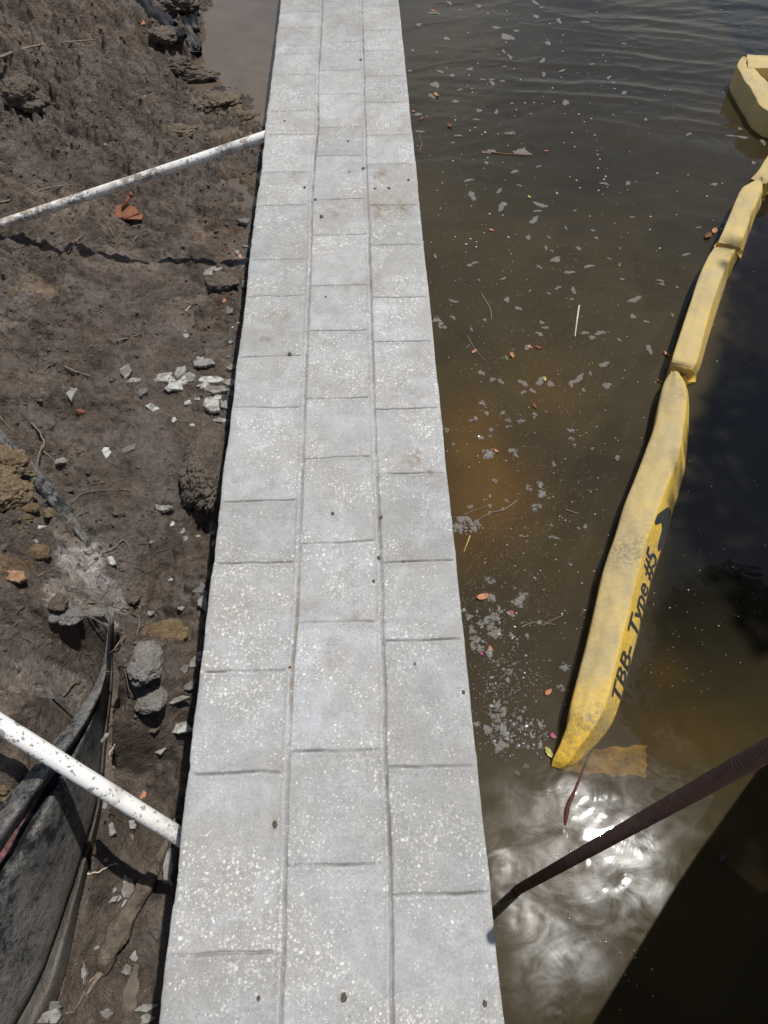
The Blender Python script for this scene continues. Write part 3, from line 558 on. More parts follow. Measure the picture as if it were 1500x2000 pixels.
# ------------------------------------------------------------------ silt fence
def build_fence():
    root = empty('silt_fence', tuple(at(150, 1700, -.7))); tag(root, 'half buried black fabric silt fence, dusted with grey mud, folded along the soil bank', 'silt fence')
    n1, n2 = FSn.shape[:2]; me = grid('fabric', range(n2), range(n1), FSn[..., 2], M['fabric'], FSn[..., 0], FSn[..., 1], root); me.location = -root.location
    u = np.linspace(0, 8, n2)[None].repeat(n1, 0); dust = np.interp(u, [0, 1, 1.7, 2.5, 3, 4, 5, 5.6, 6.3, 7, 8], [.3, .22, 0, 0, .15, .35, .75, .95, .8, 1., 1.])
    dust = dust+.25*fbm(FSn[..., 0]*9, FSn[..., 1]*9, 3, 53)+np.where(np.arange(n1)[:, None] < 34, .2, 0); attr(me, 'dust', np.clip(dust, 0, 1))
    # the upper run of the same fence, a rounded hem coming out of the dirt
    P = [(-60, 790, -.47), (0, 862, -.485), (45, 905, -.50), (90, 955, -.515), (130, 1005, -.525), (165, 1052, -.53), (185, 1085, -.545), (200, 1112, -.56)]
    Wd = [.030, .030, .028, .026, .020, .012, .007, .005]; c = spline([at(*p) for p in P], 8); wd = np.interp(np.linspace(0, 7, len(c)), range(8), Wd)
    V = []; prof = [(-1.1, -2.2), (-1., -.3), (-.8, .35), (-.3, .55), (.05, .1), (.4, .6), (.75, .4), (1., -.2), (1.1, -2.)]
    for i, p in enumerate(c):
        t = c[min(i+1, len(c)-1)]-c[max(i-1, 0)]; t[2] = 0; t /= np.linalg.norm(t); s = np.array([-t[1], t[0], 0])
        for a, b in prof: V.append(p+s*a*wd[i]+np.array([0, 0, .02+b*wd[i]+.002*math.sin(i*.9+a*3)]))
    k = len(prof); Fc = [(i*k+j, i*k+j+1, (i+1)*k+j+1, (i+1)*k+j) for i in range(len(c)-1) for j in range(k-1)]
    h = mesh('hem', V, Fc, M['fabric'], root); attr(h, 'dust', [.28+.25*(j in (0, 1)) for i in range(len(c)) for j in range(k)])
    mb = MB(); mb.tube(spline([at(92, 1517, -.27), at(62, 1565, -.265), at(35, 1612, -.26), at(8, 1662, -.26), at(-30, 1715, -.26), at(-90, 1800, -.26)], 8), .0095, 10, jit=.2, flat=.6)
    o = mb.build('cord', M['cord'], root); tag(o, 'red braided cord lying in the fold')
build_fence()

# ------------------------------------------------------------------ pipes
def pipe(P0, P1, label, mudpts, extra0=.8, extra1=.12):
    P0 = np.array(P0); P1 = np.array(P1); d = (P1-P0)/np.linalg.norm(P1-P0); A = P0-d*extra0; B = P1+d*extra1; L_ = np.linalg.norm(B-A); n = int(L_/.008)
    pts = [A+(B-A)*i/n+np.array([0, 0, .003*math.sin(i/n*5)]) for i in range(n+1)]
    o = MB(); o.tube(pts, .0205, 28, jit=0.012); me = o.build('plastic_pipe', M['pipe'])
    m = []
    for i in range(n+1):
        q = min((np.linalg.norm(pts[i]-np.array(mp[0]))/mp[1], mp[2]) for mp in mudpts); v = q[1]*math.exp(-q[0]**2)
        for j in range(28): m.append(v*(.75+.5*(j < 14)))
    attr(me, 'mud', m); tag(me, label, 'pipe', 'white pipes running to the wall'); recenter(me); return me
pa, pb = dep(60, 1452, 1.56), dep(342, 1628, 1.69)
pipe(pa, pb, 'white plastic pipe speckled with grey mud, crossing the black silt fence', [(pa*.45+pb*.55, .02, .4), (pb, .06, .5)], .9, .22)
pa, pb = dep(0, 440, 3.13), dep(517, 265, 2.9)
lerp = lambda t: pa*(1-t)+pb*t
pipe(pa, pb, 'muddy white plastic pipe reaching down from the wall to the trampled mud', [(lerp(.55), .13, 1.), (lerp(.1), .22, 1.), (lerp(.3), .10, .9), (lerp(-.02), .2, 1.), (lerp(.86), .05, .8), (lerp(.93), .02, .8)], .5, .012)

# ------------------------------------------------------------------ turbidity boom
def section(root, rows, seed, hB=.085, hC=.10, m=7, name='float_segment', hd=0.0, grime=.3):
    """rows: (Bx,By,Cx,Cy,Dx,Dy[,scale]) picture positions of left top edge, right top ridge, right waterline"""
    ST_ = []
    for r in rows:
        s = r[6] if len(r) > 6 else 1.; B = at(r[0], r[1], WL+hB*s); Cc = at(r[2], r[3], WL+hC*s); D = at(r[4], r[5], WL+hd*s)
        sd = (B-Cc); sd[2] = 0; sd /= (np.linalg.norm(sd)+1e-9)
        A = B+sd*(-.004 if seed > 4 else -.014)*s; A[2] = WL-.03; Mi = (B+Cc)/2; Mi[2] += .006*s; D2 = D.copy(); D2[2] = WL-.03+min(hd, 0); D2 -= sd*.0
        B1 = B*.9+A*.1; B1[2] = B[2]-.010*s; B2 = B*.93+Cc*.07+np.array([0, 0, .001*s]); C1 = Cc*.95+B*.05+np.array([0, 0, .0005*s]); C2 = Cc*.93+D*.07
        E = (A+D2)/2; E[2] = WL-.06
        ST_.append([A, (A+B1)/2, B1, B2, (B2+Mi)/2, Mi, (C1+Mi)/2, C1, C2, (C2+D)/2, D, D2, E, A])
    G_ = resample(np.array(ST_), m, 3); n1, n2 = G_.shape[:2]
    v = np.arange(n2)/3.0; cl = np.interp(v, [0, 1, 2, 3, 6.3, 7.3, 8, 11, 12, 13], [.4, .3, .25, 0, 0, .35, .9, 1., .9, .4])[None].repeat(n1, 0)
    st = np.linspace(0, len(rows)-1, n1)
    wr = .0050*fbm(G_[..., 0]*11+seed, G_[..., 1]*11, 4, 81+seed)+.0065*(ridge(G_[..., 0]*16+seed, G_[..., 1]*26+G_[..., 0]*20, 3, 82)-.6)
    endw = np.exp(-np.minimum(st, len(rows)-1-st)/.8)[:, None]; wr = wr+endw*.006*fbm(G_[..., 0]*40, G_[..., 1]*18+seed, 3, 83)
    G_[..., 2] += wr*sstep(WL-.02, WL+.03, G_[..., 2])
    o = grid(name, range(n2), range(n1), G_[..., 2], M['boom'], G_[..., 0], G_[..., 1], root); o.location = -root.location
    me = o.data; bm = bmesh.new(); bm.from_mesh(me)
    bm.verts.ensure_lookup_table(); bm.faces.new([bm.verts[j] for j in range(n2-1)]); bm.faces.new([bm.verts[(n1-1)*n2+j] for j in range(n2-1)][::-1]); bm.to_mesh(me); bm.free(); me.set_sharp_from_angle(angle=math.radians(32))
    attr(o, 'clean', np.clip(cl*(.15 if seed > 4 else (.6 if seed > 1 else 1))+.25*fbm(G_[..., 0]*12, G_[..., 1]*12, 3, 84)*(cl > .1), 0, 1)); gr = grime+0*cl+.8*np.exp(-((v-10.3)/1.2)**2)[None]*np.ones_like(cl)
    return o, G_, gr
boom = empty('turbidity_boom', tuple(at(1200, 1200, WL))); tag(boom, 'faded yellow floating fabric boom of boxy segments with black printed letters', 'boom')
low = [(1309, 728, 1324, 728, 1327, 732, .9), (1296, 748, 1338, 752, 1342, 760, .95), (1288, 780, 1341, 785, 1346, 800), (1278, 830, 1334, 840, 1343, 862), (1262, 875, 1324, 895, 1337, 915), (1241, 930, 1304, 945, 1323, 970),
       (1219, 985, 1284, 1000, 1307, 1020), (1201, 1045, 1262, 1055, 1289, 1080), (1180, 1105, 1248, 1112, 1271, 1135), (1166, 1165, 1233, 1172, 1257, 1192), (1149, 1240, 1216, 1243, 1240, 1262), (1131, 1310, 1199, 1313, 1222, 1328),
       (1114, 1375, 1181, 1383, 1203, 1394), (1108, 1412, 1155, 1428, 1182, 1432, .85), (1094, 1452, 1130, 1462, 1150, 1468, .6), (1081, 1480, 1110, 1490, 1126, 1491, .3), (1077, 1496, 1094, 1502, 1104, 1501, .05)]
o, GL, gr = section(boom, low, 1, .075, .10); 
Y_ = GL[..., 1]; yk = at(1190, 1075, WL+.1)[1]
patch = 1.3*np.exp(-((Y_-yk)/.055)**2)+.9*np.exp(-((Y_-at(1150, 1420, WL+.05)[1])/.06)**2)+.5*np.exp(-((Y_-at(1290, 760, WL+.1)[1])/.08)**2); attr(o, 'grime', np.clip(gr+patch, 0, 1.2))
cl = np.empty(GL.shape[0]*GL.shape[1], np.float32); o.data.attributes['clean'].data.foreach_get('value', cl); cl = cl.reshape(GL.shape[:2]); cl = np.clip(cl+sstep(at(0, 1360, WL)[1], at(0, 1430, WL)[1], Y_)*.9, 0, 1)
o.data.attributes['clean'].data.foreach_set('value', cl.ravel().astype(np.float32)); tag(o, 'long nearest segment with black printed letters, its end sinking in the water')
SECS = [([(1311, 713, 1352, 724, 1358, 734, .8), (1314, 695, 1362, 703, 1369, 712), (1331, 642, 1377, 645, 1385, 655), (1350, 585, 1393, 588, 1403, 598), (1366, 537, 1410, 540, 1420, 548), (1383, 500, 1428, 503, 1437, 512), (1395, 483, 1437, 487, 1444, 499, .85)], 2),
        ([(1402, 472, 1444, 482, 1450, 492, .8), (1411, 452, 1452, 462, 1458, 472), (1425, 419, 1465, 425, 1471, 434), (1438, 388, 1479, 393, 1485, 403), (1450, 366, 1486, 378, 1489, 388), (1474, 352, 1489, 362, 1491, 374, .9), (1486, 344, 1490, 350, 1492, 356, 1.05)], 3),
        ([(1466, 349, 1494, 360, 1500, 372, .8), (1482, 330, 1520, 348, 1528, 358), (1500, 302, 1545, 322, 1552, 332), (1540, 250, 1588, 268, 1594, 280), (1570, 212, 1612, 230, 1616, 240, .8)], 4),
        ([(1448, 113, 1456, 111, 1459, 117, 1.15), (1440, 128, 1463, 122, 1470, 132), (1452, 152, 1482, 142, 1489, 152), (1470, 181, 1503, 166, 1510, 176), (1485, 205, 1520, 190, 1527, 200), (1515, 225, 1555, 210, 1562, 220), (1560, 235, 1600, 218, 1606, 228, .8)], 5),
        ([(1461, 131, 1459, 111, 1459, 108, 1.1), (1490, 133, 1488, 112, 1488, 109), (1560, 137, 1558, 114, 1558, 111), (1650, 142, 1648, 118, 1648, 115)], 6)]
for rows, sd in SECS:
    o, G_, gr = section(boom, rows, sd, .105 if sd < 5 else .12, .105 if sd < 5 else .12, 8, grime=.3); attr(o, 'grime', np.clip(gr-.1, 0, 1))
# folded fabric joints between the segments
def joint(pxs, seed):
    mb = MB(); P = [at(*p) for p in pxs]; c = sum(P)/len(P); n = 7; V = []
    for i in range(len(P)):
        for j in range(n): t = j/(n-1); q = P[i]*(1-t)+c*t; q = q+np.array([0, 0, -.025*math.sin(math.pi*t)+.010*math.sin(i*2.1+seed)*math.sin(math.pi*t)]); V.append(q)
    Fc = [(i*n+j, i*n+j+1, ((i+1) % len(P))*n+j+1, ((i+1) % len(P))*n+j) for i in range(len(P)) for j in range(n-1)]
    o = mesh('joint_fold', V, Fc, M['boom'], boom); attr(o, 'clean', [.8]*len(V)); attr(o, 'grime', [.5]*len(V))
joint([(1309, 727, WL+.07), (1316, 712, WL+.05), (1352, 723, WL+.05), (1360, 733, WL+.02), (1359, 745, WL+.005), (1340, 752, WL+.01), (1326, 732, WL+.08)], 1)
joint([(1394, 482, WL+.075), (1402, 470, WL+.06), (1408, 462, WL+.07), (1444, 480, WL+.07), (1450, 492, WL+.02), (1447, 505, WL+.005), (1436, 490, WL+.08)], 2)
joint([(1469, 350, WL+.07), (1486, 343, WL+.10), (1496, 360, WL+.07), (1500, 378, WL+.01), (1491, 392, WL+.01), (1487, 372, WL+.09)], 3)
# lettering on the slanted side
def lettering():
    cu = bpy.data.curves.new('txt', 'FONT'); cu.body = 'TBB- Type #5'; cu.size = 1; cu.shear = .28; cu.offset = .018; cu.resolution_u = 3
    to = bpy.data.objects.new('txt', cu); COL.objects.link(to); dg = bpy.context.evaluated_depsgraph_get()
    me = bpy.data.meshes.new_from_object(to.evaluated_get(dg)); bpy.data.objects.remove(to)
    bm = bmesh.new(); bm.from_mesh(me); bmesh.ops.triangulate(bm, faces=bm.faces); 
    for _ in range(2): bmesh.ops.subdivide_edges(bm, edges=[e for e in bm.edges if e.calc_length() > .08], cuts=1); bmesh.ops.triangulate(bm, faces=bm.faces)
    # big handwritten stroke higher up the boom
    V = np.array([v.co[:] for v in bm.verts]); Fc = [[v.index for v in f.verts] for f in bm.faces]; bm.free()
    w_ = V[:, 0].max(); h0, h1 = 0, .72
    n1, n2 = GL.shape[:2]; nr = len(low)-1
    def onface(s, t):        # s: row coordinate 0..nr, t: 0 at the waterline .. 1 at the ridge
        i = np.clip(s/nr*(n1-1), 0, n1-1.001); j = 31.0-t*(31-24.0); j = np.clip(j, 0, n2-1.001)
        i0 = i.astype(int); j0 = j.astype(int); a = (i-i0)[:, None]; b = (j-j0)[:, None]
        P = (GL[i0, j0]*(1-b)+GL[i0, j0+1]*b)*(1-a)+(GL[i0+1, j0]*(1-b)+GL[i0+1, j0+1]*b)*a
        du = GL[i0+1, j0]-GL[i0, j0]; dv = GL[i0, j0+1]-GL[i0, j0]; nn = np.cross(du, dv); nn /= np.linalg.norm(nn, axis=1)[:, None]+1e-12; nn *= np.sign(nn[:, 2:3]+1e-9)
        return P+nn*.0016
    s = 11.75-(V[:, 0]/w_)*(11.75-7.1); t = .12+.80*(V[:, 1]+.1)/.85
    o = mesh('lettering', onface(s, t), Fc, M['ink'], boom, False)
    q = [(6.75, .18), (6.45, .45), (6.1, .85), (5.95, .97), (6.15, 1.03), (6.35, .93), (6.32, .72), (6.6, .45), (6.95, .30), (7.05, .2), (6.95, .1)]
    q = np.array([(6.05, 1.02), (6.25, 1.04), (6.38, .9), (6.28, .78), (6.2, .6), (6.5, .42), (6.85, .42), (7.0, .28), (6.85, .16), (6.4, .1), (5.9, .2), (5.65, .35), (5.62, .55), (5.85, .8)])
    q = spline(np.vstack([q, q[:1]]), 4)[:-1]; c = np.array([[6.1, .5]]); 
    VV = [q*(1-k)+c*k for k in (0, .35, .7)]; m = len(q); P = np.vstack(VV+[c]); Fc = [(r*m+i, r*m+(i+1) % m, (r+1)*m+(i+1) % m, (r+1)*m+i) for r in range(2) for i in range(m)]+[(2*m+i, 2*m+(i+1) % m, 3*m) for i in range(m)]
    mesh('lettering', onface(P[:, 0], P[:, 1]), Fc, M['ink'], boom, False)
lettering()
# sunken flap at the tail
q = [at(1138, 1462, WL), at(1180, 1436, WL), at(1265, 1452, WL), at(1262, 1516, WL), at(1190, 1512, WL), at(1102, 1506, WL)]
nn = 10; V = []
for i in range(nn+1):
    a = i/nn; lo_ = q[5]*(1-a)+q[3]*a; hi_ = q[0]*(1-a)+q[2]*a
    for j in range(nn+1): b = j/nn; p = lo_*(1-b)+hi_*b; V.append((p[0]+.003*math.sin(j*2), p[1]+.004*math.sin(i*1.7), WL-.007-.006*b-.003*math.sin(i*1.3+j)))
mesh('skirt_flap', V, [(i*(nn+1)+j, i*(nn+1)+j+1, (i+1)*(nn+1)+j+1, (i+1)*(nn+1)+j) for i in range(nn) for j in range(nn)], M['flap'], boom)
mb = MB(); mb.tube(spline([at(1160, 1455, WL-.004), at(1140, 1500, WL-.003), at(1122, 1545, WL+.001), at(1108, 1580, WL+.003), at(1103, 1612, WL-.002)], 10), list(np.interp(np.linspace(0, 1, 41), [0, .5, .8, 1], [.003, .004, .0065, .004])), 9, jit=.35)
o = mb.build('rope', M['rope']); tag(o, 'short dark red rope end trailing in the water below the boom tip', 'rope'); recenter(o)

# ------------------------------------------------------------------ rebar rod
def rebar():
    A = at(1013, 1737, WL); Q = at(955, 1780, 0)+SUN*.93; P15 = None
    best = min((abs((lambda p: (p[0]-1500)*.5585+(p[1]-1465))((lambda v: (750+FPX*(v@R)/(v@F), 1000-FPX*(v@U)/(v@F)))(at(955, 1780, 0)+SUN*t-EY))), t) for t in np.linspace(.6, .98, 120))
    Q = dep(1500, 1465, .765); d = Q-A; d /= np.linalg.norm(d); Lr = np.linalg.norm(Q-A)
    pts, rad = [], []; s = -.25
    n = 0
    while s < Lr+.045:
        pts.append(A+d*s); k = (s/.0085) % 1; rad.append(.0103+(.0016 if .25 < k < .6 else 0)); s += .0021; n += 1
    mb = MB(); mb.tube(pts, rad, 16, jit=.02); o = mb.build('rebar_rod', M['rebar'])
    for sg in (-1, 1):
        pass
    tag(o, 'rusty ribbed steel rod rising out of the water beside the wall', 'steel rod'); recenter(o)
rebar()

# ------------------------------------------------------------------ loose things on the mud
def shard(px, py, L_, W_, ang, mat, label, grp='broken concrete pieces on the mud', th=None, cat='concrete piece', sides=None, off=0., tilt=None, name='concrete_piece'):
    p = gp(px, py); sc = np.linalg.norm(p-EY)/FPX; fy = 1/ max(.5, abs((p-EY)[2])/np.linalg.norm(p-EY)); a, b = 1.15*L_*sc/2, 1.15*W_*sc/2*fy*.9; th = th or min(.014, .28*(a+b)/2+.004)
    rr = random.Random(int(px*7+py)); k = sides or rr.choice([4, 5, 5, 6, 7]); ang = math.radians(ang)
    base = []
    for i in range(k):
        t = (i+rr.uniform(-.28, .28))*2*math.pi/k; r = rr.uniform(.6, 1.2); base.append((math.cos(t)*a*r, math.sin(t)*b*r))
    pts = []
    for i in range(k):     # ragged edges
        p0, p1 = base[i], base[(i+1) % k]; nseg = 5
        for j in range(nseg): t = j/nseg; jx = (rr.random()-.5)*.14*b; pts.append((p0[0]*(1-t)+p1[0]*t+jx*(j > 0), p0[1]*(1-t)+p1[1]*t+(rr.random()-.5)*.14*b*(j > 0)))
    m = len(pts); tx = tilt if tilt is not None else rr.uniform(-.18, .18); ty = rr.uniform(-.15, .15); V = []
    for ring, (s, z) in enumerate([(1., 0.), (1., .75), (.93, 1.), (.6, 1.02), (.25, 1.)]):
        for x, y in pts:
            X_, Y_2 = x*s, y*s; zz = z*th+.0022*mnoise.noise(Vector((x*s*70+px, y*s*70, 3)))*(z > .5)
            V.append((X_, Y_2, zz-.45*th))
    V.append((0, 0, th*.57)); Fc = [(r*m+i, r*m+(i+1) % m, (r+1)*m+(i+1) % m, (r+1)*m+i) for r in range(4) for i in range(m)]+[(4*m+i, 4*m+(i+1) % m, 5*m) for i in range(m)]+[tuple(range(m))[::-1]]
    o = mesh(name, V, Fc, mat, None, False, loc=(p[0], p[1], p[2]+off)); o.rotation_euler = (tx, ty, ang+rr.uniform(-.1, .1)); tag(o, label, cat, grp); return o
S, SW, SD = M['shard'], M['shardw'], M['shardd']
small = 'small pale concrete chip lying loose on the brown mud'
TH = [(398, 708, 30, 26, 70, S, 'triangular grey concrete flake above the crumpled rubble by the wall'), (322, 738, 44, 24, 30, SW, 'bright jagged concrete slab at the left end of the rubble heap'), (346, 752, 46, 26, -35, SW, 'pale ridged concrete slab in the middle of the rubble heap'),
      (352, 728, 34, 22, 60, S, 'upright broken slab leaning on the rubble heap'), (245, 727, 26, 20, 10, S, 'flat smooth grey flake left of the rubble heap'), (262, 744, 24, 13, 15, SW, 'small white crumbled piece just below the flat grey flake'),
      (136, 770, 36, 26, 25, S, 'grey wedge of concrete alone at left on the mud', 3), (277, 767, 24, 12, 50, SD, 'dark slim stone sliver left of the rubble heap'), (300, 797, 32, 20, 0, SW, 'white edged square concrete piece below the rubble heap', 4), (368, 787, 22, 10, -10, SW, small), (385, 779, 11, 8, 0, SW, small),
      (408, 744, 62, 16, -4, SW, 'long pale concrete slab lying against the wall end of the rubble heap'), (415, 762, 56, 16, -14, S, 'long grey slab just below the pale one by the wall'), (446, 748, 28, 16, -10, S, 'grey slab tucked under the wall edge beside the rubble'), (412, 790, 44, 22, -55, SW, 'rough oblong concrete piece standing below the rubble heap'),
      (434, 822, 40, 16, 5, SW, 'bright rough concrete piece touching the wall edge'), (428, 838, 24, 13, 10, S, 'grey flake under the bright rough piece at the wall'), (450, 768, 22, 14, 20, SD, 'dark chip at the wall edge among the rubble'), (340, 822, 12, 9, 0, SW, small), (338, 818, 7, 6, 0, SW, small), (374, 831, 12, 6, 0, SW, small),
      (390, 856, 24, 9, 35, SW, 'glossy white shell like shard above the big brown clod'), (255, 876, 34, 12, 38, SD, 'long dull grey flake right of the small pale one'), (207, 885, 15, 20, 10, SW, 'small pale oval flake left of the long dull flake'), (120, 900, 20, 14, 20, S, 'mud covered grey chip beside the forked root'),
      (315, 992, 44, 24, 4, S, 'flat grey rectangular flake left of the big brown clod', 4), (335, 1023, 16, 13, 10, SW, 'small white crumb below the flat rectangular flake'), (357, 1038, 13, 12, 0, S, small), (362, 1052, 12, 10, 0, S, small), (386, 1048, 8, 6, 0, SW, small), (417, 1040, 8, 9, 0, SW, small), (417, 1062, 8, 14, 0, S, small),
      (76, 1031, 24, 8, 0, SW, 'white chalky stick shaped chip on the soil bank', 4), (70, 1060, 8, 8, 0, S, small), (216, 1096, 30, 13, -22, SW, 'curved white shard at the tip of the pale mortar'), (333, 1133, 14, 8, 0, SW, small), (297, 1060, 9, 8, 0, S, small), (397, 1168, 22, 56, 8, S, 'flat grey slab half hidden under the wall edge'), (390, 1150, 22, 30, 0, SD, 'dark flake above the slab half under the wall edge'),
      (355, 1188, 16, 8, 5, SW, small), (292, 1198, 16, 12, 0, S, small), (388, 1285, 18, 26, 10, S, 'grey angular chunk at the wall edge, upper one of two'), (378, 1297, 18, 18, 0, S, 'small grey chunk at the wall edge, lower one of two'), (358, 1310, 34, 14, 35, SD, 'long dark flake beside the lumpy mortar'), (368, 1338, 26, 22, 20, SD, 'dark triangular flake near the wall edge'),
      (340, 1370, 44, 12, 12, S, 'speckled flat piece between the mortar lumps and the wall'), (345, 1423, 66, 30, -6, SW, 'thick rounded pale concrete chunk touching the wall edge'), (310, 1467, 22, 20, 30, S, 'small pale lump below the rounded chunk'), (300, 1422, 26, 28, 0, M['brown'], 'brown angular stone beside the rounded pale chunk'),
      (206, 1440, 18, 7, 50, SW, 'thin white shard beside the silt fence'), (216, 1622, 18, 26, 10, S, 'ragged grey flake below the speckled pipe, left one of two'), (255, 1612, 26, 20, 0, S, 'round grey flake below the speckled pipe, right one of two'), (206, 1570, 8, 18, 0, S, 'small upright chip hard against the speckled pipe'), (258, 1634, 8, 12, 0, S, small),
      (247, 1730, 26, 40, 35, S, 'jagged grey flake in the pipe shadow beside the muddy log'), (254, 1752, 16, 34, -30, SW, 'slim pale flake touching the muddy log'), (220, 1756, 16, 10, 20, S, small), (231, 1755, 12, 8, 40, S, small), (223, 1740, 14, 8, 30, S, small), (204, 1681, 14, 6, 30, S, small),
      (188, 1852, 10, 5, 20, S, small), (262, 1871, 18, 18, 10, S, 'grey square chip right of the muddy log, upper one', 4), (250, 1893, 18, 22, 20, S, 'grey ragged chip right of the muddy log, lower one'), (208, 1978, 20, 18, 0, S, 'grey square chip near the bottom of the mud', 5), (286, 1968, 32, 14, 4, S, 'mud smeared grey flake next to the wall at the bottom'), (283, 1992, 32, 16, 10, S, 'rough pale flake at the very bottom beside the wall'),
      (100, 1984, 36, 22, 0, S, 'smooth grey flake at the foot of the silt fence'), (104, 1966, 22, 16, 0, SD, 'dark grey flake behind the smooth one at the fence foot'), (110, 1962, 8, 8, 0, SW, small), (256, 1955, 20, 92, -6, M['plank'], 'long mud coloured splinter of board at the bottom of the mud'), (352, 742, 34, 30, 20, SW, 'crushed pale block at the centre of the rubble heap'), (338, 756, 26, 14, 50, S, 'small grey slab under the ridged slab of the heap'), (372, 737, 22, 18, -30, S, 'grey lump between the heap and the long slabs'), (398, 752, 30, 12, 8, SW, 'thin pale sliver between the two long slabs'), (438, 790, 14, 20, 10, S, 'narrow grey slab hard by the wall under the rubble'), (424, 776, 22, 10, -30, SW, 'bright sliver above the rough oblong piece'), (165, 1898, 9, 52, 12, S, 'long thin grey sliver standing beside the log splinters', 4),
      (412, 531, 40, 20, 5, S, 'pale triangular concrete block where the pipe shadow meets the wall'), (478, 432, 26, 12, -15, SD, 'flat grey flake beside the wall below the far pipe'), (484, 482, 20, 7, 0, S, 'thin pale flake under the wall edge'), (464, 492, 16, 10, 30, S, small), (471, 515, 34, 22, -20, SD, 'dark wet concrete lump against the wall'), (476, 552, 8, 22, 0, SD, 'thin dark slab upright against the wall'),
      (362, 657, 11, 16, 0, SW, 'small white lump alone in the middle of the mud'), (362, 648, 6, 6, 0, S, small), (450, 668, 14, 8, 0, S, small), (447, 696, 14, 12, 30, SD, 'dark angular chip by the wall'), (447, 606, 20, 12, 20, SD, 'dark mud coloured stone near the wall'), (452, 718, 22, 12, 0, S, 'grey slab edge showing under the wall above the rubble'),
      (454, 640, 8, 4, 20, SW, small), (467, 632, 9, 3, -20, SW, small), (196, 272, 7, 26, 30, SW, 'thin pale sliver standing in the trampled mud')]
PENDING = [shard(*e[:7], sides=e[7] if len(e) > 7 else None) for e in TH]
for px, py, L_, W_ in [(337, 1705, 16, 90), (346, 1618, 16, 26)]:
    shard(px, py, L_, W_, 3, S, 'pale grey concrete slab squeezed between mud and wall'+(' under the muddy log' if py > 1650 else ' behind the pipe end'), off=.02, th=.03)
shard(25, 1127, 50, 18, -5, M['clay'], 'orange brown clay lump on the soil bank', 'clods of soil', cat='clay lump', name='clay_lump')
for px, py, lb in [(438, 588, 'small orange red clay bit near the wall, lower one'), (469, 500, 'tiny orange clay bit right at the wall')]: shard(px, py, 9, 7, 0, M['orange'], lb, 'orange bits on the mud', cat='clay bit', name='clay_bit')
shard(281, 1553, 9, 16, -20, M['orange'], 'orange wood chip lying just above the speckled pipe', 'orange bits on the mud', cat='wood chip', name='wood_chip')
shard(284, 190, 9, 6, 0, M['straw'], 'tiny pale bean shaped pebble on the trampled mud', 'broken concrete pieces on the mud', cat='pebble', name='pebble')

def clod(px, py, L_, H_, W_, mat, label, off=0, seed=0, amp=.35, grp='clods of soil', sub=5, ang=0, cat='clod', name='clod', fine=1.):
    p = gp(px, py); sc = np.linalg.norm(p-EY)/FPX; a, b, c = L_*sc/2, W_*sc/2, H_*sc/2
    bm = bmesh.new(); bmesh.ops.create_icosphere(bm, subdivisions=sub, radius=1)
    for v in bm.verts:
        n = v.co.copy(); s = seed*13.7; d = mnoise.fractal(n*1.1+Vector((s, s, s)), .9, 2.1, 5)*amp+.10*amp*mnoise.noise(n*14+Vector((s, 0, 0)))
        cl_ = mnoise.voronoi(n*3.2+Vector((s, 1, 2)))[0][0]; d += -.28*amp*cl_+.1*amp
        d += fine*.14*amp*mnoise.noise(n*9+Vector((0, s, 3)))+fine*.12*amp*mnoise.noise(n*22+Vector((0, s, 0)))+fine*.08*amp*mnoise.noise(n*40+Vector((0, 0, s)))
        v.co = n*(1+d); v.co.z = max(v.co.z, -.6)
        v.co.x *= a; v.co.y *= b; v.co.z *= c
    me = bpy.data.meshes.new(name); bm.to_mesh(me); bm.free(); me.materials.append(mat)
    me.polygons.foreach_set('use_smooth', [True]*len(me.polygons))
    o = bpy.data.objects.new(name, me); COL.objects.link(o); o.location = (p[0], p[1], p[2]+c*.35+off); o.rotation_euler = (0, 0, math.radians(ang)); tag(o, label, cat, grp); return o
clod(410, 925, 92, 100, 170, M['crumbly'], 'big crumbly brown clod overhanging a dark hollow against the wall', .0, 8, .22, sub=6, fine=2.6)
clod(283, 1302, 66, 40, 84, M['grey'], 'large lumpy grey mortar clod right of the silt fence', 0, 2, .32, sub=6)
clod(294, 1368, 60, 30, 52, M['grey'], 'smoother grey mortar clod below the lumpy one', 0, 3, .25)
clod(322, 1240, 82, 26, 54, M['ochre'], 'flat tan clod with torn fibrous rim near the wall', 0.004, 4, .3, sub=6)
clod(262, 1165, 24, 20, 36, M['brown'], 'narrow brown clod above the flat tan clod', 0, 5, .3)
clod(79, 1082, 40, 30, 30, M['ochre'], 'round ochre clod alone on the soil bank', 0, 6, .25)
clod(187, 941, 28, 16, 18, M['brown'], 'small dark clod right of the fence hem', 0, 7, .4)
clod(12, 915, 84, 60, 62, M['tan'], 'crumbly tan coral clod beside the hem, upper one', .0, 8, .42, sub=6, ang=-30)
clod(22, 968, 72, 46, 60, M['tan'], 'crumbly tan coral clod beside the hem, lower one', 0, 9, .42, sub=6)
clod(58, 975, 26, 20, 22, M['tan'], 'small pale coral lump next to the lower coral clod', 0, 10, .4)
clod(62, 995, 30, 16, 20, M['ochre'], 'ochre coral lump below the small pale one', 0, 11, .4)
clod(55, 1015, 18, 14, 16, M['ochre'], 'small ochre crumb above the white chalky chip', 0, 12, .4)
clod(98, 1003, 20, 14, 20, M['tan'], 'pale sandy lump touching the fence hem', 0, 13, .35)
clod(138, 1208, 46, 26, 30, M['grey'], 'flat pale mortar clod with a dark underside on the bank', .004, 14, .3)
clod(107, 1208, 20, 14, 20, M['grey'], 'small round mortar lump left of the flat one', 0, 15, .25)
clod(188, 1200, 40, 24, 24, M['grey'], 'pale mortar clod right at the fence top', 0.002, 16, .3)
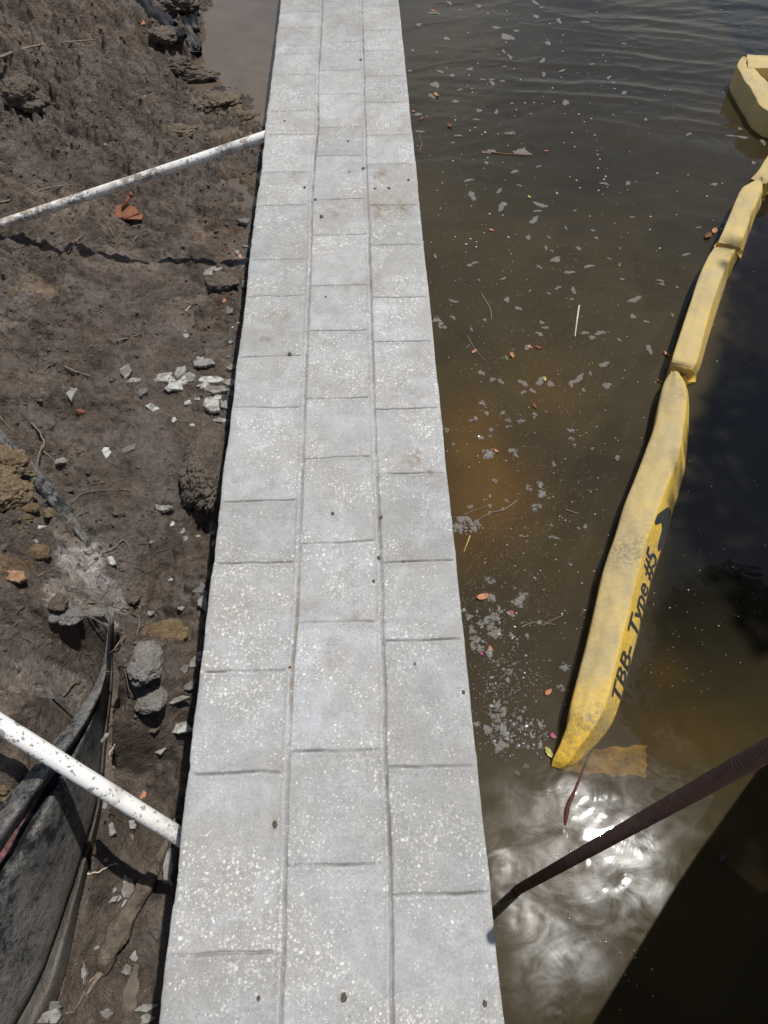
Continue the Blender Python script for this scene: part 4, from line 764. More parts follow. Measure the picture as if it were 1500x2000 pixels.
clod(118, 1180, 30, 26, 36, M['brown'], 'dark earth clod above the small mortar lump', 0, 17, .3)
clod(55, 205, 74, 46, 60, M['brown'], 'large overhanging mud block at upper left with a pale crust', .015, 18, .4, sub=6, ang=-35)
clod(300, 195, 26, 14, 18, M['brown'], 'rounded brown stone like clod left of the puddle', 0, 19, .15)
clod(345, 140, 60, 30, 36, M['brown'], 'rough dark clod between the black plastic and the puddle', 0, 20, .4, sub=6)
clod(352, 22, 70, 34, 60, M['brown'], 'dark lumpy mud clod lying over the black plastic at the top', .03, 33, .4, sub=6, fine=1.5)
clod(322, 78, 40, 22, 34, M['brown'], 'small dark clod at the lower edge of the black plastic', .005, 34, .4)
clod(15, 1555, 22, 16, 22, M['tan'], 'small tan stone on the bank by the black hem', 0, 21, .25)
clod(10, 1545, 18, 14, 16, M['tan'], 'pale stone above the small tan one on the bank', 0.006, 22, .25)
clod(157, 805, 16, 8, 10, M['rust'], 'small reddish brown stone on the smooth mud', 0, 23, .3)
clod(232, 945-8+66, 22, 10, 12, M['brown'], 'low dark clod on the smooth mud left of the rectangular flake', 0, 24, .4)
clod(130, 957, 28, 10, 12, M['brown'], 'flattened greyish clod beside the hem end', 0, 25, .25)
clod(435, 555, 60, 26, 44, M['brown'], 'wide mud clod beside the dark lump near the wall', 0, 26, .35)
clod(222, 875, 12, 10, 9, M['brown'], 'tiny dark round clod between two pale flakes', 0, 27, .2)
clod(355, 260, 46, 20, 30, M['sandy'], 'sandy clod between the puddle and the far pipe', 0, 28, .45, sub=6)
clod(430, 205, 60, 22, 60, M['sandy'], 'sandy mud island standing in the puddle', -.012, 29, .7, sub=6, fine=1.6)
clod(385, 150, 64, 18, 30, M['brown'], 'dark mud island at the near left of the puddle', -.008, 30, .4, sub=6)
clod(478, 232, 50, 18, 34, M['sandy'], 'sandy mud clod between puddle and wall', -.008, 31, .7, sub=6, fine=1.6)

# sticks and roots
def stick(pts, r, label, mat='stick', off=.006, cat='stick', grp='sticks and roots on the mud', name='stick', taper=True, n=7):
    P = [gp(p[0], p[1], off+(p[2] if len(p) > 2 else 0)) for p in pts]; P = spline(P, 6); k = len(P)
    P = np.array([p+np.array([.0015*math.sin(i*1.3), .0015*math.cos(i*1.7), 0]) for i, p in enumerate(P)])
    mb = MB(); mb.tube(P, [r*(1-.55*i/k if taper else 1) for i in range(k)], n, jit=.35); o = mb.build(name, M[mat]); tag(o, label, cat, grp); recenter(o)
stick([(0, 121), (50, 103), (100, 93), (190, 85)], .0075, 'long pale branch at the upper left corner of the mud', off=.02)
stick([(0, 398), (50, 385), (100, 368), (160, 362)], .004, 'thin brown stick just above the far pipe')
stick([(128, 718), (150, 728), (195, 741)], .0045, 'flat brown stick above the wedge of concrete')
stick([(228, 668), (250, 662), (277, 654)], .0040, 'short stick on the smooth mud above the flakes')
stick([(62, 828), (78, 845), (88, 868), (85, 882), (100, 895), (117, 917)], .0036, 'zigzag root crossing to the mud chip', 'stick', .008)
stick([(88, 880), (80, 910), (72, 940), (66, 965)], .003, 'thin root hanging over the black hem', 'stick', .03)
stick([(76, 828), (70, 855), (56, 880)], .002, 'straight twig crossing the zigzag root')
stick([(0, 815), (20, 838), (42, 865)], .002, 'straight twig at the left edge above the hem')
stick([(140, 985), (170, 963), (230, 958), (260, 962)], .0022, 'dark wavy root right of the hem', 'root')
stick([(150, 1013), (160, 1005), (172, 1000)], .002, 'short twig over the end of the hem')
stick([(200, 1082), (225, 1070), (243, 1056), (256, 1078), (268, 1094)], .0022, 'bent pale twig above the curved shard')
stick([(75, 1128), (100, 1115), (128, 1103)], .002, 'pale stalk on the soil bank')
stick([(175, 1180), (210, 1183), (240, 1195), (278, 1208)], .0025, 'long thin root running from the mortar to the clods', 'stick', .012)
stick([(276, 1190), (275, 1225), (268, 1262)], .0042, 'thick pale twig standing between the clods', 'stick', .02)
stick([(205, 1300), (230, 1275), (252, 1246)], .0028, 'straight twig leaning over the fence edge', 'stick', .03)
stick([(126, 1363), (150, 1335), (180, 1322), (215, 1320)], .0026, 'forked straw stem on the bank above the black hem', 'stick', .012)
stick([(215, 1320), (232, 1322), (240, 1327)], .0016, 'short stem crossing the fence shadow', 'stick', .03)
stick([(245, 1290), (247, 1320), (262, 1370)], .0034, 'dark curved twig left of the mortar clods', 'root', .012)
stick([(246, 1190), (262, 1188), (283, 1184)], .0025, 'curved grey twig above the flat tan clod')
stick([(212, 1483), (214, 1474), (222, 1462), (226, 1455)], .0022, 'y shaped pale twig below the thin white shard', 'straw')
stick([(211, 1580), (222, 1588), (240, 1607)], .0022, 'thin curled stem below the speckled pipe')
stick([(172, 1708), (195, 1703), (218, 1690), (232, 1688)], .0026, 'dry pale stalk left of the pipe shadow', 'straw')
stick([(298, 1720), (312, 1685), (328, 1648)], .0018, 'long thin root lying along the muddy log', 'stick', .03)
stick([(130, 1979), (145, 1975), (158, 1955), (168, 1938)], .0024, 'curved root below the log splinters', 'stick')
stick([(120, 1945), (124, 1925), (128, 1910)], .0015, 'hair thin root near the fence foot', 'root')
stick([(170, 250), (180, 245), (195, 240), (210, 225)], .0022, 'bent thin stick on the upper mud slope', 'root')
stick([(258, 230), (285, 238), (310, 222)], .0022, 'thin root below the rounded clod', 'root')
stick([(135, 500), (150, 478), (162, 465)], .004, 'short stubby stick beside the pipe shadow', 'stick', .015)
stick([(133, 520), (145, 505), (164, 487)], .003, 'second stubby stick crossing the pipe shadow', 'stick', .015)
stick([(210, 440), (225, 465), (242, 478)], .0025, 'dry twig below the rusty plate, left one', 'stick')
stick([(242, 440), (236, 460), (225, 475)], .0025, 'dry twig below the rusty plate, middle one', 'stick')
stick([(260, 475), (270, 462), (285, 460)], .0022, 'dry twig below the rusty plate, right one', 'stick')
stick([(355, 605), (372, 598), (400, 590)], .0028, 'dark root above the small white lump', 'root')
stick([(364, 610), (368, 604), (373, 600)], .0028, 'short pale peg above the small white lump', 'straw')
stick([(75, 650), (95, 640), (130, 622)], .002, 'thin root in the rough mud at left', 'root')
stick([(15, 670), (40, 700), (65, 728)], .002, 'long thin rootlet in the dark mud at left', 'root')
stick([(88, 725), (98, 715), (106, 715)], .002, 'small hooked twig at left above the wedge', 'stick')
stick([(262, 1835-70), (258, 1840-60), (268, 1800-30)], .0016, 'tiny twig lying across the log', 'stick', .03)

# muddy log
P = spline([gp(330, 1640, .012), gp(312, 1688, .030), gp(288, 1738, .036), gp(248, 1806, .032), gp(212, 1872, .022), gp(200, 1896, .0), gp(185, 1912, .0), gp(168, 1938, -.002)], 8)
rr_ = np.interp(np.linspace(0, 7, len(P)), range(8), [.006, .015, .022, .027, .024, .014, .008, .003])
root = empty('muddy_log', tuple(P[28])); tag(root, 'mud coated broken log with splintered end lying beside the wall', 'log')
mb = MB(); mb.tube(P[:44], rr_[:44], 20, jit=.5, flat=.75); mb.build('trunk', M['log'], root)
mb = MB()
for k in range(5): a = P[40]+np.array([.006*(k-2), .004*(k-2), .002*k]); b = P[-1]+np.array([.006*(k-2), .012*math.sin(k*2), .002]); mb.tube(spline([a, (a+b)/2+np.array([0, 0, .006*math.sin(k)]), b], 5), [.0045-.0003*i for i in range(11)], 6, jit=.4)
mb.build('splinters', M['stick'], root)

# rusty plate with bolt
p = gp(248, 418); root = empty('rusty_bracket', tuple(p)); root.rotation_euler = (.12, -.1, math.radians(28)); tag(root, 'rusty notched steel plate with a bolt lying on the mud below the far pipe', 'bracket')
def plate(pts, th, name, loc, rot):
    m = len(pts); V = [(x, y, 0) for x, y in pts]+[(x, y, th) for x, y in pts]; Fc = [tuple(range(m))[::-1], tuple(range(m, 2*m))]+[(i, (i+1) % m, m+(i+1) % m, m+i) for i in range(m)]
    o = mesh(name, V, Fc, M['rust'], root, False, loc=loc); o.rotation_euler = rot; bv = o.modifiers.new('b', 'BEVEL'); bv.width = .001; return o
plate([(-.055, -.03), (-.02, -.03), (-.02, -.045), (.05, -.045), (.05, .0), (.03, .02), (.03, .05), (-.03, .05), (-.055, .02)], .008, 'plate', (0, 0, .012), (0.05, 0, 0))
plate([(-.03, -.02), (.06, -.02), (.06, .015), (-.03, .015)], .007, 'flange', (.005, -.035, .006), (0, .1, -.5))
mb = MB(); mb.tube([(-.01, .01, .03), (.055, .04, .055)], .007, 10); mb.tube([(.052, .038, .053), (.066, .0445, .0585)], .013, 6); b_ = mb.build('bolt', M['rust']); b_.parent = root

# black plastic sheet at the top left
def plastic():
  for c, ws, lb in ((spline([gp(215, -60, .03), gp(262, 0, .035), gp(300, 38, .03), (gp(335, 62, .03)), gp(362, 78, .025), gp(378, 105, .006), gp(392, 112, .0)], 8), [.10, .10, .09, .06, .05, .045, .03], 'crumpled black plastic sheet half buried beside the puddle'),
        (spline([gp(300, -60, .05), gp(322, -20, .05), gp(345, 15, .045), gp(362, 42, .04), gp(376, 66, .03), gp(384, 84, .01), gp(388, 98, .0)], 8), [.12, .12, .10, .07, .05, .03, .02], 'black plastic fold standing in for the dark shadow right of the long sheet')):  # second sheet added to darken this spot like the wide shadows here
    V = []; n = 17; wd = np.interp(np.linspace(0, 6, len(c)), range(7), ws)
    for i, p in enumerate(c):
        t = c[min(i+1, len(c)-1)]-c[max(i-1, 0)]; t[2] = 0; t /= np.linalg.norm(t); s = np.array([-t[1], t[0], 0])
        for j in range(n):
            u = j/(n-1)*2-1; V.append(p+s*u*wd[i]*(1+.15*math.sin(i*.8))+np.array([0, 0, wd[i]*(.35*abs(math.sin(u*2.6+i*.11+1.5*mnoise.noise(Vector((i*.12, u, 5)))))-.35*u*u)+.028*mnoise.noise(Vector((i*.28, u*2.5, 1)))]))
    Fc = [(i*n+j, i*n+j+1, (i+1)*n+j+1, (i+1)*n+j) for i in range(len(c)-1) for j in range(n-1)]
    o = mesh('plastic_sheet', V, Fc, M['plastic']); o.modifiers.new('s', 'SOLIDIFY').thickness = .002; tag(o, lb, 'plastic sheet'); recenter(o)
  if True:
    c = [gp(358, 108, .0), gp(378, 112, .006), gp(395, 105, .004), gp(404, 97, .0)]; mb = MB(); mb.tube(spline(c, 6), list(.022-.0009*np.arange(19)), 10, jit=1.1, flat=.35); o = mb.build('plastic_scrap', M['plastic']); tag(o, 'shiny wet black plastic scrap at the puddle edge', 'plastic scrap'); recenter(o)
plastic()
def crinkle(p, size, mat, name, seed, asp=.6, thick=.25):
    n = 9; V = []; rr = random.Random(seed)
    for i in range(n+1):
        for j in range(n+1):
            u, v = i/n*2-1, j/n*2-1; ed = 1+.35*mnoise.noise(Vector((u*2+seed, v*2, 0)))
            k = math.sqrt(1-.5*v*v), math.sqrt(1-.5*u*u); V.append((u*k[0]*size*ed, v*k[1]*size*asp*ed, size*thick*(mnoise.noise(Vector((u*2.3, v*2.3, seed)))+.6+.3*u*u)))
    o = mesh(name, V, [(i*(n+1)+j, i*(n+1)+j+1, (i+1)*(n+1)+j+1, (i+1)*(n+1)+j) for i in range(n) for j in range(n)], mat, None, True, loc=tuple(p)); o.rotation_euler = (0, 0, rr.uniform(0, 6.28)); return o
LMR = [(1127, 625, 'the white straw'), (935, 685, 'the thin black twig'), (950, 600, 'the curved tan stem'), (985, 300, 'the reddish stem'), (950, 888, 'the wide foam raft'), (912, 1030, 'the large foam raft'), (1055, 955, 'the tall foam patch'), (1118, 1000, 'the short dark twig'),
       (1000, 694, 'the orange leaf sliver'), (1064, 741, 'the yellow green leaf bit'), (943, 1166, 'the brown crumpled leaf'), (1000, 1196, 'the pink petal'), (1085, 1490, 'the boom tip'), (1300, 735, 'the nearest boom joint'), (1400, 475, 'the second boom joint'), (1440, 170, 'the far boom corner'), (968, 1390, 'the upper frothy clump'),
       (1055, 1415, 'the ring bubble'), (1071, 1352, 'the slim tan leaf'), (852, 186, 'the orange leaf near the wall'), (990, 72, 'the long fleck near the top'), (878, 246, 'the brown red leaf'), (960, 450, 'the small orange leaf bit'), (1049, 415, 'the tight group of three flecks'), (1033, 676, 'the fleck with the orange bit'), (1130, 740, 'the leaf shaped fleck'), (1240, 585, 'the pale fleck near the boom')]
LMG = [(398, 708, 'the triangular flake'), (340, 745, 'the rubble heap'), (300, 797, 'the square white edged piece'), (412, 790, 'the rough oblong piece'), (405, 930, 'the big brown clod'), (315, 992, 'the flat rectangular flake'), (283, 1302, 'the lumpy mortar clod'), (294, 1368, 'the smoother mortar clod'), (322, 1240, 'the flat tan clod'), (345, 1423, 'the thick rounded chunk'),
       (79, 1082, 'the round ochre clod'), (76, 1031, 'the white chalky chip'), (265, 1770, 'the muddy log'), (100, 1984, 'the smooth flake at the fence foot'), (216, 1622, 'the ragged grey flake'), (362, 657, 'the small white lump'), (471, 515, 'the dark wet lump'), (262, 1165, 'the narrow brown clod'), (136, 770, 'the lone grey wedge'), (165, 1898, 'the long thin sliver')]
LMC = [(742, 340, 'the brown stain'), (782, 410, 'the wide sandy stain'), (655, 410, 'the smudge on the middle row'), (548, 622, 'the rusty splash'), (810, 905, 'the dark speckled stain'), (565, 1330, 'the rust filled joint'), (345, 1640, 'the near pipe end'), (517, 265, 'the far pipe end'), (955, 1780, 'the shadow spot of the rod'), (652, 1464, 'the double joint of the middle row'), (680, 60, 'the comb marks at the far end'), (650, 1690, 'the nearest middle joint')]
USED = {}
def place_label(px, py, noun, LM):
    c = []
    for x, y, nm in LM:
        dx, dy = px-x, py-y; dr = ('right of' if dx > 0 else 'left of') if abs(dx) > abs(dy) else ('below' if dy > 0 else 'above'); c.append((math.hypot(dx, dy), dr, nm))
    for d, dr, nm in sorted(c):
        k = USED.get((noun, dr, nm), 0)
        if k < 4: USED[(noun, dr, nm)] = k+1; return noun+' '+('close', 'second closest', 'third closest', 'fourth closest')[k]+(' ' if dr != 'right of' and dr != 'left of' else ' on the ')+{'right of': 'right of', 'left of': 'left of', 'above': 'above', 'below': 'below'}[dr]+' '+nm
tag(crinkle(gp(281, 53, .01), .025, M['orange'], 'dry_leaf', 3, .4, .6), 'bright orange crumpled leaf left of the dark clod', 'leaf', 'orange leaves on the mud')
tag(crinkle(gp(367, 35, .01), .022, M['orange'], 'dry_leaf', 4, .5, .6), 'bright orange crumpled leaf by the puddle edge', 'leaf', 'orange leaves on the mud')

# crumbs and rootlets (uncountable)
def scatter_crumbs():
    V = []; Fc = []; k = 0; ico = [(0, 0, 1), (.9, 0, .3), (.28, .85, .3), (-.72, .53, .3), (-.72, -.53, .3), (.28, -.85, .3), (.7, .5, -.5), (-.3, .8, -.5), (-.85, 0, -.5), (-.3, -.8, -.5), (.7, -.5, -.5)]
    fi = [(0, 1, 2), (0, 2, 3), (0, 3, 4), (0, 4, 5), (0, 5, 1), (1, 6, 2), (2, 7, 3), (3, 8, 4), (4, 9, 5), (5, 10, 1), (6, 7, 2), (7, 8, 3), (8, 9, 4), (9, 10, 5), (10, 6, 1)]
    N = 9000; x = rng.uniform(-2.6, CX0-.01, N*3); y = rng.uniform(-.1, 5.2, N*3); r = rgh(x, y); keep = (rng.random(N*3) < r*.55) & (x > -.75-.38*(y+.3)); x, y = x[keep], y[keep]
    z = ground_h(x, y); fx = fw[::3]
    for i in range(len(x)):
        if z[i] < PL-.004: continue
        if y[i] < 1.1 and np.min((fx[:, 0]-x[i])**2+(fx[:, 1]-y[i])**2) < .02**2: continue
        s = .0022+.0075*rng.random()**3.2
        ax = rng.uniform(.7, 1.3, 3)*s; a = rng.random()*6.28; ca, sa = math.cos(a), math.sin(a)
        for q in ico:
            j = rng.uniform(.75, 1.2); X_, Y2, Z_ = q[0]*ax[0]*j, q[1]*ax[1]*j, q[2]*ax[2]*.8; V.append((x[i]+X_*ca-Y2*sa, y[i]+X_*sa+Y2*ca, z[i]+Z_+s*.3))
        Fc += [tuple(k+t for t in f) for f in fi]; k += 11
    o = mesh('soil_crumbs', V, Fc, m_clod('crumb_soil', (.12, .095, .075), (.20, .165, .135), 60)); tag(o, 'loose crumbs of dark soil scattered over the mud', 'soil crumbs', kind='stuff')
scatter_crumbs()
def scatter_roots():
    mb = MB(); cent = [(60, 620, 90, 70), (150, 480, 60, 40), (230, 460, 40, 30), (60, 850, 60, 50), (270, 1190, 60, 40), (220, 1300, 50, 60), (100, 250, 100, 60), (60, 400, 80, 50), (330, 480, 60, 60), (180, 1150, 80, 60), (120, 100, 120, 90), (250, 1100, 60, 60), (240, 1900, 60, 80), (60, 1250, 60, 60)]
    for cx, cy, sx, sy in cent:
        for k in range(15):
            px, py = rng.normal(cx, sx*.6), rng.normal(cy, sy*.6); a = rng.random()*6.28; l = rng.uniform(10, 38); b = a+rng.normal(0, .6)
            if px < -30 or px > 440: continue
            p = [gp(px, py, .004), gp(px+math.cos(a)*l*.5, py+math.sin(a)*l*.35, .009), gp(px+math.cos(a)*l*.5+math.cos(b)*l*.5, py+math.sin(a)*l*.35+math.sin(b)*l*.35, .003)]
            mb.tube(spline(p, 3), rng.uniform(.0006, .0014), 4, False)
    o = mb.build('rootlets', M['root']); tag(o, 'hair thin rootlets strewn over the trampled mud', 'rootlets', kind='stuff')
scatter_roots()

# crumbs of mud on the cap
for e, o in sorted(zip(TH, PENDING), key=lambda t: min(math.hypot(t[0][0]-x, t[0][1]-y) for x, y, _ in LMG)):
    if e[6] == small: o['label'] = place_label(e[0], e[1], ('tiny' if e[2] < 10 else 'small')+(' white' if e[5] is SW else ' grey')+' concrete chip', LMG)
for px, py, s in sorted([(710, 330, 9), (760, 368, 7), (732, 369, 6), (628, 423, 9), (556, 237, 5), (680, 276, 5), (705, 117, 6), (682, 336, 5), (798, 352, 6), (595, 366, 6), (740, 1090, 9), (650, 1003, 8), (730, 1135, 7), (565, 1304, 8), (672, 1948, 13), (537, 1610, 12), (905, 1352, 8), (745, 1010, 7), (810, 1297, 6), (947, 1960, 9), (566, 692, 9), (616, 390, 6), (788, 1098, 5), (505, 1955-5, 8), (636, 580, 5)], key=lambda t: min(math.hypot(t[0]-x, t[1]-y) for x, y, _ in LMC)):
    p = at(px, py, .0); sc = np.linalg.norm(p-EY)/FPX; bm = bmesh.new(); bmesh.ops.create_icosphere(bm, subdivisions=3, radius=1); sd = px*1.3
    for v in bm.verts: d = 1+.5*mnoise.noise(v.co*1.5+Vector((sd, 0, 0)))+.2*mnoise.noise(v.co*5+Vector((sd, 0, 0))); v.co = Vector((v.co.x*d*s*sc*.36, v.co.y*d*s*sc*.5, v.co.z*d*s*sc*.2))
    me = bpy.data.meshes.new('mud_crumb'); bm.to_mesh(me); bm.free(); me.materials.append(M['pebble']); me.polygons.foreach_set('use_smooth', [True]*len(me.polygons))
    o = bpy.data.objects.new('mud_crumb', me); COL.objects.link(o); o.location = (p[0], p[1], .001); tag(o, place_label(px, py, 'dark mud crumb', LMC), 'mud crumb', 'mud crumbs on the wall top')

# ------------------------------------------------------------------ things floating on the river
def foam_mesh(seed, bub):
    n = 28; V = [(0, 0, .10)]; rr = random.Random(seed); ph = [rr.uniform(0, 6.28) for _ in range(4)]
    for ring, (s, z) in enumerate([(.35, .11), (.7, .10), (.92, .06), (1., -.02)]):
        for i in range(n):
            t = i/n*6.2832; r = 1+.24*math.sin(2*t+ph[0])+.17*math.sin(3*t+ph[1])+.13*math.sin(5*t+ph[2])+.09*math.sin(9*t+ph[3])+.06*math.sin(13*t+ph[0]); V.append((math.cos(t)*r*s, math.sin(t)*r*s*.75, z+.02*math.sin(i*2.2+ring)))
    Fc = [(0, 1+i, 1+(i+1) % n) for i in range(n)]+[(1+r*n+i, 1+(r+1)*n+i, 1+(r+1)*n+(i+1) % n, 1+r*n+(i+1) % n) for r in range(3) for i in range(n)]
    me = bpy.data.meshes.new('foam_patch'); me.from_pydata(V, [], Fc); me.polygons.foreach_set('use_smooth', [True]*len(Fc)); me.materials.append(M['foam']); return me
def dome(bm, x, y, r, seg=10):
    V = []; 
    for a, h in ((1., 0.), (.92, .38), (.71, .70), (.38, .92)):
        V.append([bm.verts.new((x+math.cos(i*6.2832/seg)*r*a, y+math.sin(i*6.2832/seg)*r*a, h*r)) for i in range(seg)])
    t = bm.verts.new((x, y, r))
    for k in range(3):
        for i in range(seg): bm.faces.new((V[k][i], V[k][(i+1) % seg], V[k+1][(i+1) % seg], V[k+1][i]))
    for i in range(seg): bm.faces.new((V[3][i], V[3][(i+1) % seg], t))
FM = [foam_mesh(s, 0) for s in range(9)]
def bub_mesh(seed):
    rr = random.Random(seed); bm = bmesh.new()
    for k in range(rr.randint(6, 16)): dome(bm, rr.gauss(0, .45), rr.gauss(0, .35), rr.choice([.07, .09, .12, .16, .3]))
    me = bpy.data.meshes.new('bubbles'); bm.to_mesh(me); bm.free(); me.polygons.foreach_set('use_smooth', [True]*len(me.polygons)); me.materials.append(M['bubble']); return me
BMs = [bub_mesh(s) for s in range(6)]
def froth_mesh(seed):
    rr = random.Random(seed+50); bm = bmesh.new(); lobes = [(rr.gauss(0, .45), rr.gauss(0, .3)) for _ in range(3)]
    for k in range(70):
        lx, ly = rr.choice(lobes); r = rr.choice([.07, .09, .10, .13, .17, .24]); dome(bm, lx+rr.gauss(0, .24), ly+rr.gauss(0, .2), r, 9)
    for v in bm.verts: v.co.z = v.co.z*.55-.01
    me = bpy.data.meshes.new('foam_patch'); bm.to_mesh(me); bm.free(); me.polygons.foreach_set('use_smooth', [True]*len(me.polygons)); me.materials.append(M['foam']); return me
FR = [froth_mesh(s) for s in range(8)]
def foam(px, py, s, label=None, bub=False, asp=1., ang=None, seed=None, grp='foam patches floating on the river'):
    p = at(px, py, WL+.0015); sc = np.linalg.norm(p-EY)/FPX; sd = seed if seed is not None else int(px*3+py); k = s*sc/2*(.8 if bub else .92)
    me = FR[sd % 8] if bub else FM[sd % 9]; o = bpy.data.objects.new('foam_patch', me); COL.objects.link(o); o.location = p; o.scale = (k, k*asp*1.15, k if bub else min(k, .02)); o.rotation_euler = (0, 0, ang if ang is not None else sd*.77)
    tag(o, label or 'small pale grey fleck of foam floating on the brown river', 'foam', grp)
    if bub:
        b = bpy.data.objects.new('bubbles', BMs[sd % 6]); COL.objects.link(b); b.parent = o; b.scale = (.9, .9, .9); b.location = (0, 0, .04)
    return o
BIG = [(950, 888, 44, 'wide foam raft with bubbles on the amber patch of water', 1), (934, 853, 26, 'small round foam ring above the wide foam raft', 1), (912, 1030, 60, 'large bubbly foam raft against the wall beside the floating twig', 1), (1055, 965, 34, 'tall foam patch right of the floating twig, lower part', 1), (1053, 947, 26, 'tall foam patch right of the floating twig, upper part', 1),
       (1050, 992, 24, 'foam clump below the tall foam patch', 1), (1130, 740, 26, 'narrow leaf shaped foam fleck near the middle of the river', 0), (1033, 676, 28, 'foam fleck with an orange bit, middle one of three', 1), (960, 1170, 34, 'foam collar below the brown crumpled leaf', 1), (1012, 1180, 40, 'long kidney shaped foam right of the brown leaf', 1),
       (965, 1215, 44, 'bubbly foam streak below the brown leaf', 1), (975, 1240, 34, 'lower end of the bubbly foam streak', 1), (968, 1390, 44, 'frothy foam clump beside the wall, upper one', 1), (957, 1432, 40, 'frothy foam clump beside the wall, middle one', 1), (970, 1455, 36, 'frothy foam clump beside the wall, lower one', 1), (978, 1418, 34, 'big clear bubble between the frothy clumps', 1),
       (935, 1257, 38, 'foam clump with a pink petal near the wall', 1), (955, 1270, 34, 'foam clump with an orange leaf bit near the wall', 1), (1100, 1302, 30, 'frothy foam caught against the yellow boom', 1), (1055, 1415, 22, 'ring bubble between the wall and boom tip', 1), (1030, 1245, 20, 'round foam fleck among fibres, left one', 1), (1052, 1219, 22, 'round foam fleck among fibres, right one', 1),
       (995, 1200, 24, 'foam fleck carrying a pink petal', 1), (850, 165, 24, 'foam fleck with ragged edge near the wall at the top', 0), (990, 72, 30, 'long foam fleck near the top of the river', 0), (1020, 297, 34, 'elongated foam along the reddish stem, right part', 0), (958, 296, 22, 'small foam at the left end of the reddish stem', 0),
       (922, 382, 26, 'foam fleck left of the middle, upper one', 0), (980, 403, 26, 'foam fleck left of the middle, right one', 0), (1055, 400, 24, 'foam fleck in a tight group of three, top', 0), (1043, 430, 24, 'foam fleck in a tight group of three, bottom', 0), (1085, 507, 24, 'foam fleck above the white straw', 0), (1240, 585, 26, 'pale foam fleck near the long boom segment', 0), (1268, 682, 22, 'round foam fleck left of the boom joint', 0),
       (850, 623, 22, 'foam clump at the wall edge, upper one', 1), (865, 635, 22, 'foam clump at the wall edge, lower one', 1), (925, 1235, 20, 'foam fleck hugging the wall side', 1), (1105, 200, 20, 'foam fleck in the far calm water', 0)]
for px, py, s, lb, b in BIG: foam(px, py, s, lb, b, asp=.62 if b == 0 else .85)
FL = [(818, 48, 14), (872, 75, 15), (847, 25, 16), (935, 12, 14), (1045, 5, 16), (1047, 32, 16), (1008, 60, 12), (843, 187, 18), (806, 98, 10), (853, 102, 8), (800, 138, 10), (860, 140, 14), (883, 147, 14), (918, 135, 14), (985, 130, 8), (996, 111, 14), (1060, 118, 16), (1062, 145, 14), (1098, 138, 12), (960, 155, 10), (981, 158, 10), (975, 175, 8), (922, 173, 8), (898, 175, 10), (935, 216, 14), (820, 257, 14), (930, 233, 10), (895, 265, 12), (996, 260, 16), (890, 198, 14), (950, 318, 12), (1005, 335, 16), (915, 352, 16), (1052, 325, 10), (975, 373, 16), (1050, 412, 14), (1165, 465, 12), (1105, 445, 10), (850, 500, 12), (918, 518, 10), (1032, 464, 16), (1072, 463, 10), (1130, 485, 14), (1112, 532, 18), (1150, 520, 18), (1158, 450, 10), (1190, 505, 8), (1078, 490, 8), (1120, 567, 18), (1090, 562, 14), (1072, 573, 10), (1210, 517, 10), (1262, 628, 10), (1172, 650, 18), (1142, 650, 14), (1065, 640, 12), (1058, 630, 12), (990, 585, 18), (1012, 602, 14), (885, 588, 16), (1035, 568, 8), (1053, 651, 12), (885, 620, 12), (1215, 545, 10), (1290, 548, 12), (1293, 555, 12), (1345, 262, 12), (1445, 252, 12), (1450, 268, 16), (1428, 265, 12), (1490, 277, 16), (1472, 318, 12), (1395, 360, 14), (1440, 440, 10), (1340, 497, 14), (1236, 618, 14),
      (940, 728, 16), (962, 741, 14), (978, 745, 14), (1055, 745, 22), (1075, 750, 18), (1180, 712, 20), (1185, 753, 20), (1153, 729, 10), (1022, 748, 20), (1040, 763, 14), (940, 785, 18), (950, 808, 20), (980, 806, 20), (925, 820, 20), (958, 840, 18), (992, 822, 14), (1018, 822, 20), (1045, 812, 16), (1005, 884, 26), (990, 901, 12), (883, 868, 10), (1118, 843, 18), (1116, 858, 14), (1122, 868, 12), (1155, 876, 10), (966, 940, 14), (1034, 952, 18), (955, 968, 14), (948, 975, 10), (990, 978, 14), (922, 991, 16), (957, 987, 16), (955, 1000, 18), (982, 997, 16), (1030, 1045, 10), (1076, 1048, 12), (1145, 1030, 18), (1155, 960, 10), (958, 1132, 22), (1047, 1130, 14), (1112, 1103, 14), (1082, 1050, 14), (975, 1190, 18), (905, 1190, 18), (912, 1205, 20), (938, 1215, 20), (920, 1224, 18), (920, 1245, 14), (1000, 1245, 18), (960, 1322, 14), (993, 1327, 18), (994, 1312, 14), (1095, 1345, 18), (1015, 1400, 14), (990, 1445, 14), (1055, 1455, 18), (930, 1412, 22), (1040, 1440, 12), (1028, 1498, 12), (1010, 1560-50, 12), (1082, 1437, 14)]
frs = random.Random(11)
while len(FL) < 195:
    px, py = frs.uniform(800, 1480), frs.uniform(0, 1150); p = at(px, py, WL)
    if p[0] < CX1+.03 or frs.random() > math.exp(-((px-1030)/170)**2)*.9+.08 or px > 1290-(py-700)*.35 and py > 350: continue
    FL.append((px, py, frs.choice([8, 9, 10, 12, 14, 16])))
def near(t, LM): return min(math.hypot(t[0]-x, t[1]-y) for x, y, _ in LM)
for px, py, s in sorted(FL, key=lambda t: near(t, LMR)): foam(px, py, s, place_label(px, py, ('tiny' if s < 11 else 'small' if s < 17 else 'modest')+' grey foam fleck', LMR), bub=py > 780, asp=.6 if py < 600 else .8)
